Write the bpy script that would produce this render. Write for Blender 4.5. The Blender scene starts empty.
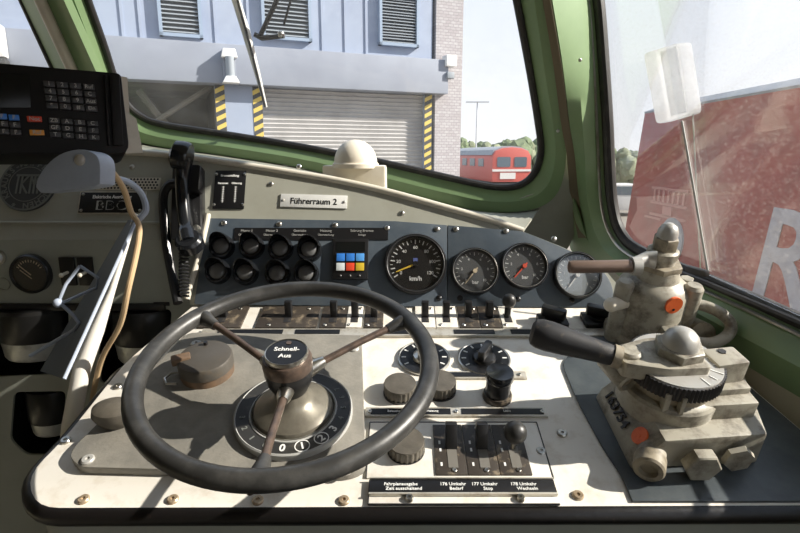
import bpy, bmesh, math, random
from mathutils import Vector, Matrix
from mathutils.geometry import tessellate_polygon
random.seed(7)
C = bpy.context.scene.collection
PI = math.pi
sin, cos, rad = math.sin, math.cos, math.radians

# ------------------------------------------------------------------ camera
F = 533.0
PITCH = rad(11.8)
CAM = Vector((0, 0, 1.45))
cd = bpy.data.cameras.new('camera'); co = bpy.data.objects.new('camera', cd); C.objects.link(co)
cd.sensor_width = 36; cd.lens = 36 * F / 800; cd.clip_start = .02; cd.clip_end = 500
co.location = CAM; co.rotation_euler = (PI/2 - PITCH, 0, 0)
bpy.context.scene.camera = co

def ray(px, py):
    x = (px - 400) / F; v = -(py - 266.5) / F
    return Vector((x, cos(PITCH) + sin(PITCH) * v, -sin(PITCH) + cos(PITCH) * v))
def Wd(px, py, Y):                       # point of the place seen at (px,py) at world distance Y
    d = ray(px, py); return CAM + d * (Y / d.y)
def frame(o, u, v):
    u = Vector(u).normalized(); v = Vector(v); w = u.cross(v).normalized(); v = w.cross(u)
    m = Matrix((u, v, w)).transposed().to_4x4(); m.translation = Vector(o); return m
def hit(M, px, py, h=0):                 # local (u,v) where the ray meets the plane w=h of frame M
    Mi = M.inverted(); o = Mi @ CAM; d = Mi.to_3x3() @ ray(px, py)
    t = (h - o.z) / d.z; p = o + d * t
    return Vector((p.x, p.y))
def hits(M, pts, h=0): return [hit(M, x, y, h) for x, y in pts]
T3 = lambda x, y, z=0: Matrix.Translation((x, y, z))
def RZ(a): return Matrix.Rotation(a, 4, 'Z')
def RX(a): return Matrix.Rotation(a, 4, 'X')
def RY(a): return Matrix.Rotation(a, 4, 'Y')

# ------------------------------------------------------------------ materials
def mat(name, col, rough=.5, metal=0, col2=None, scale=30, lo=.45, hi=.62, bump=0, bscale=200, spec=.5, coat=0, detail=6):
    m = bpy.data.materials.new(name); m.use_nodes = True
    nt = m.node_tree; b = nt.nodes['Principled BSDF']
    b.inputs['Base Color'].default_value = (*col, 1); b.inputs['Roughness'].default_value = rough
    b.inputs['Metallic'].default_value = metal; b.inputs['Specular IOR Level'].default_value = spec
    b.inputs['Coat Weight'].default_value = coat
    tc = nt.nodes.new('ShaderNodeTexCoord')
    if col2:
        n = nt.nodes.new('ShaderNodeTexNoise'); n.inputs['Scale'].default_value = scale; n.inputs['Detail'].default_value = detail
        n.inputs['Roughness'].default_value = .65
        nt.links.new(tc.outputs['Object'], n.inputs['Vector'])
        r = nt.nodes.new('ShaderNodeValToRGB'); r.color_ramp.elements[0].position = lo; r.color_ramp.elements[1].position = hi
        r.color_ramp.elements[0].color = (*col, 1); r.color_ramp.elements[1].color = (*col2, 1)
        nt.links.new(n.outputs['Fac'], r.inputs['Fac']); nt.links.new(r.outputs['Color'], b.inputs['Base Color'])
    if bump:
        n2 = nt.nodes.new('ShaderNodeTexNoise'); n2.inputs['Scale'].default_value = bscale; n2.inputs['Detail'].default_value = 4
        nt.links.new(tc.outputs['Object'], n2.inputs['Vector'])
        bp = nt.nodes.new('ShaderNodeBump'); bp.inputs['Strength'].default_value = bump; bp.inputs['Distance'].default_value = .002
        nt.links.new(n2.outputs['Fac'], bp.inputs['Height']); nt.links.new(bp.outputs['Normal'], b.inputs['Normal'])
    return m
def glass(name, dust=0.0, tint=(1,1,1), gloss=.08, dscale=14, streak=1.0, base=0.0, dcol=(.8,.8,.78), lo=.35):
    m = bpy.data.materials.new(name); m.use_nodes = True
    nt = m.node_tree; nt.nodes.clear(); N = nt.nodes.new; L = nt.links.new
    out = N('ShaderNodeOutputMaterial'); tr = N('ShaderNodeBsdfTransparent'); tr.inputs[0].default_value = (*tint, 1)
    gl = N('ShaderNodeBsdfGlossy'); gl.inputs['Roughness'].default_value = .02
    lw = N('ShaderNodeLayerWeight'); lw.inputs[0].default_value = .25
    mul = N('ShaderNodeMath'); mul.operation = 'MULTIPLY_ADD'; mul.inputs[1].default_value = .25; mul.inputs[2].default_value = gloss * .5
    L(lw.outputs['Fresnel'], mul.inputs[0])
    mx = N('ShaderNodeMixShader'); L(mul.outputs[0], mx.inputs[0]); L(tr.outputs[0], mx.inputs[1]); L(gl.outputs[0], mx.inputs[2])
    res = mx
    if dust:
        df = N('ShaderNodeBsdfDiffuse'); df.inputs[0].default_value = (*dcol, 1)
        tl = N('ShaderNodeBsdfTranslucent'); tl.inputs[0].default_value = (*dcol, 1)
        ad = N('ShaderNodeMixShader'); ad.inputs[0].default_value = .5; L(df.outputs[0], ad.inputs[1]); L(tl.outputs[0], ad.inputs[2])
        tc = N('ShaderNodeTexCoord'); mp = N('ShaderNodeMapping'); mp.inputs['Scale'].default_value = (1, streak, 1)
        n = N('ShaderNodeTexNoise'); n.inputs['Scale'].default_value = dscale; n.inputs['Detail'].default_value = 8; n.inputs['Roughness'].default_value = .7
        L(tc.outputs['Object'], mp.inputs[0]); L(mp.outputs[0], n.inputs['Vector'])
        mr = N('ShaderNodeMapRange'); mr.inputs[1].default_value = lo; mr.inputs[2].default_value = .78
        mr.inputs[3].default_value = base; mr.inputs[4].default_value = dust
        L(n.outputs['Fac'], mr.inputs[0])
        m2 = N('ShaderNodeMixShader'); L(mr.outputs[0], m2.inputs[0]); L(res.outputs[0], m2.inputs[1]); L(ad.outputs[0], m2.inputs[2])
        res = m2
    L(res.outputs[0], out.inputs[0]); return m

M = {}
M['desk'] = mat('desk white enamel', (.80,.765,.69), .42, 0, (.56,.48,.37), 26, .50, .84, .08, 60, detail=10)
M['desk_dark'] = mat('dark desk plate', (.068,.080,.088), .36, 0, (.115,.13,.135), 18, .4, .8, .15, 120)
M['black_edge'] = mat('black rubber edge', (.007,.006,.006), .35, 0, (.045,.03,.024), 60, .66, .76, .2, 90)
M['base_plate'] = mat('grey base plate', (.20,.19,.165), .55, 0, (.30,.28,.24), 25, .4, .75, .2, 220)
M['panel'] = mat('blue grey panel', (.062,.080,.100), .4, 0, (.10,.118,.133), 14, .4, .8, .1, 200)
M['console'] = mat('console beige grey', (.35,.35,.295), .5, 0, (.29,.285,.23), 8, .45, .8, .06, 80)
M['console_low'] = mat('console grey green', (.35,.37,.325), .5, 0, (.29,.305,.26), 8, .45, .8, .06, 80)
M['rail'] = mat('cream rail', (.60,.56,.47), .45, 0, (.46,.42,.34), 20, .5, .8)
M['wall'] = mat('cab wall beige', (.42,.385,.28), .5, 0, (.36,.325,.235), 5, .4, .8)
M['green'] = mat('frame green', (.20,.295,.145), .4, 0, (.165,.25,.12), 7, .4, .8, .05, 40)
M['green_seam'] = mat('seam putty', (.16,.13,.08), .7)
M['gasket'] = mat('window rubber', (.018,.016,.015), .5, 0, (.05,.045,.04), 30, .5, .8)
M['black'] = mat('black plastic', (.014,.014,.015), .32, 0, None, bump=.05, bscale=150)
M['black_matte'] = mat('black worn paint', (.022,.022,.024), .55, 0, (.09,.075,.06), 45, .58, .72)
M['wheel_rim'] = mat('dark grey rim', (.030,.0295,.028), .4, 0, (.072,.070,.065), 30, .45, .75, .12, 90)
M['knob'] = mat('brown grey knob', (.085,.075,.06), .5, 0, (.14,.125,.10), 40, .4, .7, .1, 200)
M['steel'] = mat('steel', (.55,.54,.50), .3, 1, (.40,.37,.32), 35, .45, .7)
M['chrome'] = mat('chrome', (.75,.75,.74), .12, 1)
M['brass'] = mat('worn brass brown', (.15,.105,.08), .38, .4, (.08,.06,.05), 50, .4, .65)
M['rust'] = mat('rusty drum paint', (.105,.095,.082), .45, .3, (.15,.12,.085), 28, .55, .75, .15, 90)
M['bronze_rod'] = mat('brown rod', (.20,.14,.11), .35, .3)
M['valve'] = mat('valve cream paint', (.37,.345,.28), .42, 0, (.12,.10,.075), 34, .47, .70, .12, 90)
M['valve_dirty'] = mat('valve grimy paint', (.30,.26,.19), .5, 0, (.12,.10,.07), 34, .48, .68, .2, 90)
M['dome_grey'] = mat('grey nut paint', (.46,.45,.42), .4, .3, (.36,.33,.28), 40, .5, .7)
M['orange'] = mat('orange dot', (.85,.16,.04), .5, 0, (.70,.10,.03), 60, .5, .7)
M['dial'] = mat('dial black', (.006,.006,.007), .45)
M['dial_grey'] = mat('dial grey', (.10,.105,.11), .45)
M['dial_pale'] = mat('dial pale', (.32,.35,.37), .45)
M['white'] = mat('white print', (.80,.80,.77), .5)
M['white_dim'] = mat('faded print', (.40,.40,.38), .5)
M['yellow'] = mat('yellow needle', (.80,.55,.06), .45)
M['emblem_blue'] = mat('small blue emblem', (.12,.16,.42), .5)
M['red'] = mat('red needle', (.80,.10,.05), .45)
M['tan_needle'] = mat('tan needle', (.72,.60,.42), .45)
M['lamp_lens'] = mat('grey lamp lens', (.11,.11,.108), .3, 0, None, spec=.6)
M['hood'] = mat('black glossy hood', (.010,.011,.013), .18)
M['blue_key'] = mat('blue key', (.04,.20,.62), .35)
M['light_blue_key'] = mat('light blue key', (.10,.34,.75), .35)
M['red_key'] = mat('red key', (.70,.07,.03), .35)
M['yellow_key'] = mat('yellow key', (.62,.44,.04), .35)
M['white_key'] = mat('white key', (.62,.66,.66), .35)
M['orange_key'] = mat('orange key', (.75,.33,.05), .4)
M['grey_key'] = mat('grey key', (.045,.046,.05), .4)
M['plate_white'] = mat('name plate', (.70,.70,.67), .35)
M['ivory'] = mat('ivory dome', (.78,.72,.60), .4, 0, (.68,.60,.47), 25, .5, .8)
M['lamp_blue'] = mat('blue grey paint', (.35,.40,.49), .42, 0, (.30,.345,.42), 20, .5, .8)
M['holder_grey'] = mat('holder grey', (.095,.105,.115), .55, 0, (.13,.14,.145), 30, .5, .8)  # sheet grey darkened, its shade is put into the colour
M['post_white'] = mat('white post paint', (.78,.75,.68), .45)
M['cord'] = mat('tan cord', (.52,.37,.21), .6)
M['cup_band'] = mat('cup metal', (.55,.56,.54), .35, .5, (.35,.35,.33), 25, .45, .65)
M['toggle_plate'] = mat('worn dark plate', (.045,.036,.028), .5, 0, (.20,.16,.11), 60, .55, .68)
M['strip'] = mat('label strip metal', (.56,.53,.46), .35, .4, (.36,.31,.24), 50, .5, .7)
M['radio'] = mat('radio black', (.006,.0055,.0055), .55, 0, None, spec=.3)
M['screen'] = mat('dark screen', (.008,.009,.009), .2, spec=.3)
M['badge_print'] = mat('badge print', (.17,.18,.165), .5)
M['badge'] = mat('badge dark', (.055,.058,.06), .45)
M['floor'] = mat('cab floor lino', (.07,.065,.055), .7, 0, (.10,.09,.075), 12)
M['cup_black'] = mat('black cup', (.010,.010,.010), .3)
M['gauge_glass'] = glass('gauge glass', 0, gloss=.12)
M['windshield'] = glass('windshield glass', .06, gloss=.02, dscale=3, base=.005)
M['side_glass'] = glass('side window glass', .16, gloss=.015, lo=.55, dscale=170, streak=.6, base=.012, dcol=(.85,.80,.74))
M['mirror_glass'] = glass('mirror acrylic', .75, tint=(.96,.97,.98), gloss=.35, dscale=12, base=.45, dcol=(.95,.95,.95))
# outdoors
M['cladding'] = mat('pale blue cladding', (.31,.36,.46), .5, 0, (.275,.32,.42), 1.2)
M['concrete'] = mat('pale concrete', (.255,.28,.335), .7, 0, (.215,.235,.285), 1.5, .4, .75)
M['haze_grey'] = mat('pale mast', (.50,.52,.55), .7)
M['tan_screw'] = mat('tan brass screw', (.50,.39,.26), .35, .5, (.30,.22,.14), 80, .45, .65)
M['louvre'] = mat('louvre grey', (.27,.30,.33), .6)
M['louvre_dark'] = mat('louvre shadow box', (.12,.14,.16), .8)
M['louvre_frame'] = mat('louvre frame blue', (.27,.34,.44), .5)
M['shutter'] = mat('roller shutter', (.46,.45,.44), .55, 0, (.39,.38,.37), 1.5)
M['hz_yellow'] = mat('hazard yellow', (.62,.46,.10), .6)
M['hz_black'] = mat('hazard black', (.05,.05,.05), .6)
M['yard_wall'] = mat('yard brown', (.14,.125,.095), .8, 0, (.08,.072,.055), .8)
M['ground'] = mat('yard gravel', (.28,.25,.21), .9, 0, (.20,.18,.15), 3, .4, .7)
M['loco_red'] = mat('rail red', (.50,.105,.085), .45)  # body red paled to imitate haze over the far locomotive
M['loco_red_dusty'] = mat('dusty rail red', (.33,.042,.032), .6, 0, (.27,.05,.038), 2)
M['roof_grey'] = mat('roof grey', (.30,.32,.35), .7, 0, (.25,.27,.30), 2)
M['loco_pane'] = mat('far pane', (.10,.13,.16), .15)
M['leaf'] = mat('tree green', (.16,.20,.11), .9, 0, (.10,.13,.07), .8)  # leaf greens lightened, distance haze is put into the colour
M['leaf_b'] = mat('tree olive', (.24,.26,.17), .9, 0, (.15,.17,.10), .8)  # paler olive, haze mixed into the colour as well
M['trunk'] = mat('bark', (.09,.065,.045), .9)
M['sign_white'] = mat('weathered white letter', (.62,.60,.58), .6)
M['letter_grey'] = mat('weathered grey letter', (.43,.41,.43), .7, 0, (.36,.33,.34), 6)
M['pale_mark'] = mat('pale red print', (.50,.20,.17), .6)
def brick_mat():
    m = bpy.data.materials.new('white washed brick'); m.use_nodes = True
    nt = m.node_tree; b = nt.nodes['Principled BSDF']; b.inputs['Roughness'].default_value = .8
    tc = nt.nodes.new('ShaderNodeTexCoord'); br = nt.nodes.new('ShaderNodeTexBrick')
    br.inputs['Color1'].default_value = (.46,.44,.45,1); br.inputs['Color2'].default_value = (.37,.34,.35,1); br.inputs['Mortar'].default_value = (.30,.28,.29,1)
    br.inputs['Scale'].default_value = 4; br.inputs['Mortar Size'].default_value = .03
    nt.links.new(tc.outputs['Object'], br.inputs['Vector']); nt.links.new(br.outputs['Color'], b.inputs['Base Color'])
    return m
M['brick'] = brick_mat()

# ------------------------------------------------------------------ mesh builder
class MB:
    def __init__(s): s.v = []; s.f = []
    def add(s, vs, fs, L=None):
        o = len(s.v); s.v += [(L @ Vector(p)) if L else Vector(p) for p in vs]; s.f += [tuple(i + o for i in f) for f in fs]; return s
    def box(s, c, d, L=None):
        x, y, z = c; a, b, e = d[0]/2, d[1]/2, d[2]/2
        vs = [(x+i*a, y+j*b, z+k*e) for k in (-1,1) for j in (-1,1) for i in (-1,1)]
        return s.add(vs, [(0,2,3,1),(4,5,7,6),(0,1,5,4),(2,6,7,3),(0,4,6,2),(1,3,7,5)], L)
    def prism(s, pts, z0, z1, holes=(), L=None):
        loops = [[Vector(p) for p in pts]] + [[Vector(q) for q in h] for h in holes]
        def area(l): return sum(l[i].x*l[(i+1)%len(l)].y - l[(i+1)%len(l)].x*l[i].y for i in range(len(l)))
        if area(loops[0]) < 0: loops[0].reverse()
        for h in loops[1:]:
            if area(h) > 0: h.reverse()
        flat = [p for l in loops for p in l]; n = len(flat)
        vs = [(p.x, p.y, z1) for p in flat] + [(p.x, p.y, z0) for p in flat]; fs = []
        if not holes: fs += [tuple(range(n)), tuple(range(2*n-1, n-1, -1))]
        else:
            for t in tessellate_polygon([[Vector((p.x, p.y, 0)) for p in l] for l in loops]):
                a, b, c = [flat[i] for i in t]
                if (b-a).x*(c-a).y - (b-a).y*(c-a).x < 0: t = t[::-1]
                fs += [tuple(t), tuple(i+n for i in t[::-1])]
        o = 0
        for l in loops:
            k = len(l)
            for i in range(k): j = (i+1) % k; fs.append((o+i, o+i+n, o+j+n, o+j))
            o += k
        return s.add(vs, fs, L)
    def lathe(s, prof, seg=32, L=None, a0=0, a1=2*PI, close=True):
        full = abs(a1-a0-2*PI) < 1e-6; k = seg if full else seg+1; vs = []; fs = []
        for r, z in prof:
            for i in range(k):
                a = a0 + (a1-a0)*i/seg; vs.append((r*cos(a), r*sin(a), z))
        for j in range(len(prof)-1):
            for i in range(seg):
                i2 = (i+1) % k; fs.append((j*k+i, j*k+i2, (j+1)*k+i2, (j+1)*k+i))
        if full and close:
            if prof[0][0] > 1e-5: fs.append(tuple(range(k-1, -1, -1)))
            if prof[-1][0] > 1e-5: fs.append(tuple((len(prof)-1)*k+i for i in range(k)))
        return s.add(vs, fs, L)
    def cyl(s, r, z0, z1, seg=28, L=None, r2=None): return s.lathe([(r, z0), (r if r2 is None else r2, z1)], seg, L)
    def hexa(s, r, z0, z1, L=None): return s.lathe([(r*.9, z0), (r, z0+.08*(z1-z0)), (r, z1-.08*(z1-z0)), (r*.9, z1)], 6, L)
    def ball(s, r, L=None, seg=24, n=12, sz=1): return s.lathe([(r*sin(PI*i/n), -r*sz*cos(PI*i/n)) for i in range(n+1)], seg, L)
    def dome(s, r, z0, h, L=None, seg=28, n=8): return s.lathe([(r*cos(PI/2*i/n), z0+h*sin(PI/2*i/n)) for i in range(n+1)], seg, L)
    def tube(s, pts, r, seg=12, closed=False, L=None, flat=1):
        P = [Vector(p) for p in pts]; n = len(P); R = r if isinstance(r, (list, tuple)) else [r]*n
        tg = []
        for i in range(n):
            a = P[(i-1) % n] if (closed or i > 0) else P[i]; b = P[(i+1) % n] if (closed or i < n-1) else P[i]
            tg.append((b-a).normalized())
        up = Vector((0,0,1)) if abs(tg[0].z) < .9 else Vector((0,1,0))
        nrm = (up - tg[0]*up.dot(tg[0])).normalized(); vs = []; fs = []
        for i in range(n):
            nrm = (nrm - tg[i]*nrm.dot(tg[i])).normalized(); bi = tg[i].cross(nrm)
            for k in range(seg):
                a = 2*PI*k/seg; vs.append(P[i] + nrm*(R[i]*cos(a)*flat) + bi*(R[i]*sin(a)))
        m = n if closed else n-1
        for i in range(m):
            i2 = (i+1) % n
            for k in range(seg): k2 = (k+1) % seg; fs.append((i*seg+k, i*seg+k2, i2*seg+k2, i2*seg+k))
        if not closed: fs += [tuple(range(seg-1,-1,-1)), tuple((n-1)*seg+k for k in range(seg))]
        return s.add(vs, fs, L)
    def loft(s, rows, L=None, closed=False):
        k = len(rows[0]); vs = [p for r in rows for p in r]; fs = []
        for j in range(len(rows)-1):
            for i in range(k if closed else k-1): i2 = (i+1) % k; fs.append((j*k+i, j*k+i2, (j+1)*k+i2, (j+1)*k+i))
        return s.add(vs, fs, L)
    def text(s, body, size, L=None, th=.0006, align='CENTER', sx=1.0, off=0):
        cu = bpy.data.curves.new('t', 'FONT'); cu.body = body; cu.size = size; cu.align_x = align; cu.align_y = 'CENTER'
        cu.extrude = th/2; cu.resolution_u = 3; cu.offset = off
        o = bpy.data.objects.new('t', cu); C.objects.link(o); dg = bpy.context.evaluated_depsgraph_get(); dg.update()
        me = bpy.data.meshes.new_from_object(o.evaluated_get(dg))
        s.add([(v.co.x*sx, v.co.y, v.co.z + th/2) for v in me.vertices], [tuple(p.vertices) for p in me.polygons], L)
        bpy.data.objects.remove(o); bpy.data.curves.remove(cu); bpy.data.meshes.remove(me); return s
    def mesh(s, name, m, bevel=0, ang=32, solid=0):
        me = bpy.data.meshes.new(name); bm = bmesh.new(); vv = [bm.verts.new(p) for p in s.v]
        for f in s.f:
            try: bm.faces.new([vv[i] for i in f])
            except ValueError: pass
        bmesh.ops.remove_doubles(bm, verts=bm.verts, dist=1e-6)
        if solid:
            bmesh.ops.recalc_face_normals(bm, faces=bm.faces); bmesh.ops.solidify(bm, geom=list(bm.faces), thickness=solid)
        bmesh.ops.recalc_face_normals(bm, faces=bm.faces)
        if bevel:
            es = [e for e in bm.edges if len(e.link_faces) == 2 and e.calc_face_angle(0) > rad(40)]
            if es: bmesh.ops.bevel(bm, geom=es, offset=bevel, segments=2, profile=.6, affect='EDGES', clamp_overlap=True)
        for f in bm.faces: f.smooth = True
        for e in bm.edges: e.smooth = not (len(e.link_faces) != 2 or e.calc_face_angle(0) > rad(ang))
        bm.to_mesh(me); bm.free(); me.materials.append(M[m]); return me
    def build(s, name, m, parent=None, bevel=0, ang=32, solid=0, frame=None):
        o = bpy.data.objects.new(name, s.mesh(name, m, bevel, ang, solid)); C.objects.link(o)
        if parent is not None: o.parent = parent
        elif frame is not None: o.matrix_world = frame
        return o
def tag(o, label=None, cat=None, group=None, kind=None):
    if label: o['label'] = label
    if cat: o['category'] = cat
    if group: o['group'] = group
    if kind: o['kind'] = kind
    return o
def thing(name, label, cat, Mx, group=None, kind=None):
    o = bpy.data.objects.new(name, None); C.objects.link(o); o.matrix_world = Mx; o.empty_display_size = .02
    return tag(o, label, cat, group, kind)
def kids(o): return [c for c in bpy.data.objects if c.parent == o]
def dup(root, Mx, label=None):
    r = root.copy(); C.objects.link(r); r.matrix_world = Mx
    if label: r['label'] = label
    for ch in kids(root):
        c = ch.copy(); C.objects.link(c); c.parent = r
        for g in kids(ch):
            d = g.copy(); C.objects.link(d); d.parent = c
    return r
def catmull(pts, n=6, closed=False):
    P = [Vector(p) for p in pts]; k = len(P); out = []
    for i in range(k if closed else k-1):
        p0 = P[(i-1) % k] if closed or i > 0 else P[i]*2 - P[i+1]; p1 = P[i]; p2 = P[(i+1) % k]
        p3 = P[(i+2) % k] if closed or i < k-2 else p2*2 - p1
        for j in range(n):
            t = j/n; out.append(.5*((2*p1)+(p2-p0)*t+(2*p0-5*p1+4*p2-p3)*t*t+(3*p1-p0-3*p2+p3)*t**3))
    if not closed: out.append(P[-1])
    return out
def rrect(x0, y0, x1, y1, r, n=5):
    out = []
    for cx, cy, a in ((x1-r, y1-r, 0), (x0+r, y1-r, 90), (x0+r, y0+r, 180), (x1-r, y0+r, 270)):
        for i in range(n+1): t = rad(a + 90*i/n); out.append((cx+r*cos(t), cy+r*sin(t)))
    return out
def rpoly(pts, r, n=4):                   # round the corners of a polygon
    out = []; k = len(pts); P = [Vector(p) for p in pts]
    for i in range(k):
        p = P[i]; a = P[i-1]-p; b = P[(i+1) % k]-p; rr = r[i] if isinstance(r, (list, tuple)) else r
        d = min(rr, a.length*.45, b.length*.45)
        if d < 1e-5: out.append(p); continue
        q0 = p+a.normalized()*d; q1 = p+b.normalized()*d
        for j in range(n+1): t = j/n; out.append(q0*(1-t)**2+p*2*t*(1-t)+q1*t*t)
    return out
def circ(x, y, r, n=24): return [(x+r*cos(2*PI*i/n), y+r*sin(2*PI*i/n)) for i in range(n)]

# ------------------------------------------------------------------ the planes of the cab
TD = rad(17); H = .6
nD = Vector((0, -sin(TD), cos(TD)))
DESK = frame(CAM - nD*H, (1,0,0), (0, cos(TD), sin(TD)))
VB = hit(DESK, 400, 306).y                # back edge of the desk
TP = rad(25)
PANEL = frame(DESK @ Vector((0, VB, 0)), (1,0,0), (0, sin(TP), cos(TP)))
qv = hit(PANEL, 100, 239).y
LOW = frame(PANEL @ Vector((0, qv, 0)), (1,0,0), (0,0,1))        # vertical lower console, w towards the driver
aw = rad(12); rk = rad(28)
nf = Vector((sin(aw), cos(aw), 0))
SHIELD = frame(Wd(300,146,1.50), (cos(aw), -sin(aw), 0), Vector((0,0,cos(rk))) - nf*sin(rk))   # w faces the driver
e1 = Vector((.10, -.45, 0)).normalized(); nin = Vector((-.45, -.10, 0)).normalized(); ln = rad(8)
SIDE = frame((.655, .75, CAM.z-.3), e1, Vector((0,0,cos(ln))) + nin*sin(ln))                   # w = e1 x up ; points outwards or inwards, see below
SIN = 1 if (SIDE.to_3x3() @ Vector((0,0,1))).dot(nin) > 0 else -1
def D(px, py, h=0): return hit(DESK, px, py, h)
def Pn(px, py, h=0): return hit(PANEL, px, py, h)
def atD(px, py, h=0, base=0): p = D(px, py, h); return DESK @ T3(p.x, p.y, base)
def atP(px, py, h=0, base=0): p = Pn(px, py, h); return PANEL @ T3(p.x, p.y, base)
# ================================================================== the control desk
def screw(mb, x, y, z, r=.006, h=.0025, L=None):
    mb.lathe([(r, z), (r, z+h*.6), (r*.8, z+h), (r*.35, z+h), (r*.35, z+h*.5), (0, z+h*.5)], 14, (L or Matrix()) @ T3(x, y))
desk = thing('control_desk', 'white enamelled sloping driver desk with black edge carrying the steering wheel', 'desk', DESK)
left_back = D(196, 303); fl = D(29, 498)
outl = [D(190,303), D(160,325), D(118,367), D(62,440), D(32,480), D(29,499), D(52,507), D(200,507), D(500,507), D(648,505)]
dkx = D(800,430).x
right_front = D(900,504)
WX = lambda v: .615 - ((DESK @ Vector((0,v,0))).y-.75)*(.10/.45) - .016
VF = D(800,505).y
top_pts = rpoly([left_back, D(125,362), D(64,438), D(26,476), D(36,508), D(660,506), (WX(VF), VF), (WX(VB), VB)], [0,.03,.08,.06,.05,0,.0,.0])
MB().prism(top_pts, -.022, 0).build('desktop', 'desk', desk, bevel=.003)
edge = [Vector((p.x, p.y, -.014)) for p in rpoly([D(125,362), D(64,438), D(26,476), D(36,508), D(660,506), (WX(VF), VF)], [.03,.08,.06,.05,0,0])]
MB().tube(edge, .0135, 12).build('edge_trim', 'black_edge', desk)
# front and side panels below the edge
skirt = [Vector((p.x*.995, p.y+.012, 0)) for p in rpoly([D(125,362), D(64,438), D(26,476), D(36,508), D(660,506), (WX(VF), VF)], [.03,.08,.06,.05,0,0])]
down = DESK.inverted().to_3x3() @ Vector((0,0,-1))
MB().loft([[p + down*.015 for p in skirt], [p + down*.8 + Vector((0,.05,0)) for p in skirt]]).build('skirt_panel', 'console_low', desk, solid=.004)
for px, py in ((84,500),(173,500),(258,501),(344,501),(520,500),(578,496),(66,441),(118,387),(562,434),(541,452)):
    p = D(px, py); m = MB(); screw(m, p.x, p.y, 0, .0075, .004); m.build('screw', 'tan_screw' if py > 490 else 'steel', desk)
# dark plate under the brake valves
pp = [D(568,356), D(562,366), D(577,402), D(603,450), D(622,478), D(632,503), (WX(VF)-.006, D(800,503).y), (WX(VB)-.006, VB-.02), D(612,318), D(585,345)]
plate = MB().prism(rpoly(pp, [.03,.03,.02,.02,.02,0,0,0,.0,.05]), 0, .004).build('valve_plate', 'desk_dark', None, bevel=.001, frame=DESK)
tag(plate, 'dark grey mounting plate under the brake valves on the right of the desk', 'plate')

# grey base plate under the wheel
bp = thing('wheel_base_plate', 'large grey metal base plate under the steering wheel with rounded front corners', 'plate', DESK)
pts = rpoly([D(78,452), D(132,398), D(188,338), D(362,341), D(366,474), D(349,481), D(82,474), D(72,463)], [.02,.03,.02,.01,.02,.015,.02,.01])
MB().prism(pts, 0, .014).build('plate_body', 'base_plate', bp, bevel=.0025)
for px, py in ((88,460),(346,470),(196,344),(354,349)):
    p = D(px, py, .014); m = MB(); screw(m, p.x, p.y, .0135, .009, .004); m.build('screw', 'dome_grey', bp)
BZ = .014

# ---------------------------------------------------------------- steering wheel
ctr = D(294.5, 416.5, .01)
WH = DESK @ T3(ctr.x, ctr.y, 0)
M['notch'] = mat('worn ring black', (.030,.029,.027), .45, 0, (.10,.09,.075), 40, .55, .75)
M['boss'] = mat('worn boss metal', (.24,.22,.175), .32, .45, (.15,.135,.11), 30, .4, .7)
ped = thing('wheel_pedestal', 'round flange with numbered notch ring under the steering wheel', 'pedestal', WH)
MB().lathe([(.088,BZ-.001),(.088,BZ+.008),(.085,BZ+.0105),(.064,BZ+.0105)], 56).lathe([(.064,BZ+.0105),(.0,BZ+.0105)], 56).build('notch_ring', 'notch', ped)
MB().lathe([(.0885,BZ),(.0885,BZ+.0095),(.0862,BZ+.0112),(.0850,BZ+.0105)], 56, close=False).lathe([(.0655,BZ+.0105),(.0648,BZ+.0118),(.0630,BZ+.0118),(.0625,BZ+.0105)], 56, close=False).build('ring_rim', 'white_dim', ped)
MB().lathe([(.060,BZ+.010),(.058,BZ+.017),(.050,BZ+.023),(.034,BZ+.030),(.026,BZ+.040),(.022,BZ+.060),(.021,BZ+.085)], 40).build('boss', 'boss', ped)
MB().lathe([(.0625,BZ+.0106),(.0615,BZ+.0135),(.060,BZ+.0106)], 48, close=False).build('boss_rim', 'steel', ped)
zt = BZ + .0107
num = MB(); cr = MB(); dim = MB()
for s_, a in (('0', -92), ('1', -71), ('2', -49), ('3', -31), ('4', -14), ('5', 3), ('6', 20), ('7', 36), ('0', -112), ('1', -131), ('2', -149), ('3', -167)):
    small = a > -30 or a < -100
    L = RZ(rad(a)) @ T3(.0752, 0, zt) @ RZ(rad(90 if not small else 90))
    (dim if small else num).text(s_, .017 if not small else .011, L, off=.0004)
    if s_ in '12' and not small:
        cr.lathe([(.0108, 0), (.0108, .0006), (.0094, .0006), (.0094, 0)], 28, RZ(rad(a)) @ T3(.0752, 0, zt), close=False)
nr_ = bpy.data.objects['notch_ring']; num.build('lettering', 'white', nr_); dim.build('worn_lettering', 'badge_print', nr_); cr.build('notch_circle', 'white', nr_)

whl = thing('steering_wheel', 'large three-spoke driver wheel with dark grey rim and round black cap', 'steering wheel', WH)
RH, RR = .114, .2025
TW_ = RX(rad(2.2))
rim = [(RR*cos(2*PI*i/96), RR*sin(2*PI*i/96), RH + .0*RR*sin(2*PI*i/96)) for i in range(96)]
MB().tube(rim, .0135, 16, True).build('rim', 'wheel_rim', whl)
MB().lathe([(.019,.062),(.025,.066),(.032,.082),(.0348,.100),(.0345,.112),(.033,.116)], 40).build('hub', 'black', whl)
MB().lathe([(.0350,.106),(.0356,.112),(.0352,.121),(.033,.1255),(.028,.1265)], 40).build('hub_collar', 'brass', whl)
cap = MB().lathe([(.0295,.126),(.0295,.1315),(.0285,.133),(0,.1335)], 40).build('cap', 'dial', whl)
cap_ = cap
MB().lathe([(.0303,.126),(.0308,.131),(.0297,.1340),(.0285,.1334)], 40, close=False).build('cap_ring', 'steel', cap_)
MB().text('Schnell-', .0115, T3(0,.005,.1336), off=.0002).text('Aus', .0115, T3(0,-.010,.1336), off=.0002).build('lettering', 'white', cap_)
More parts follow.
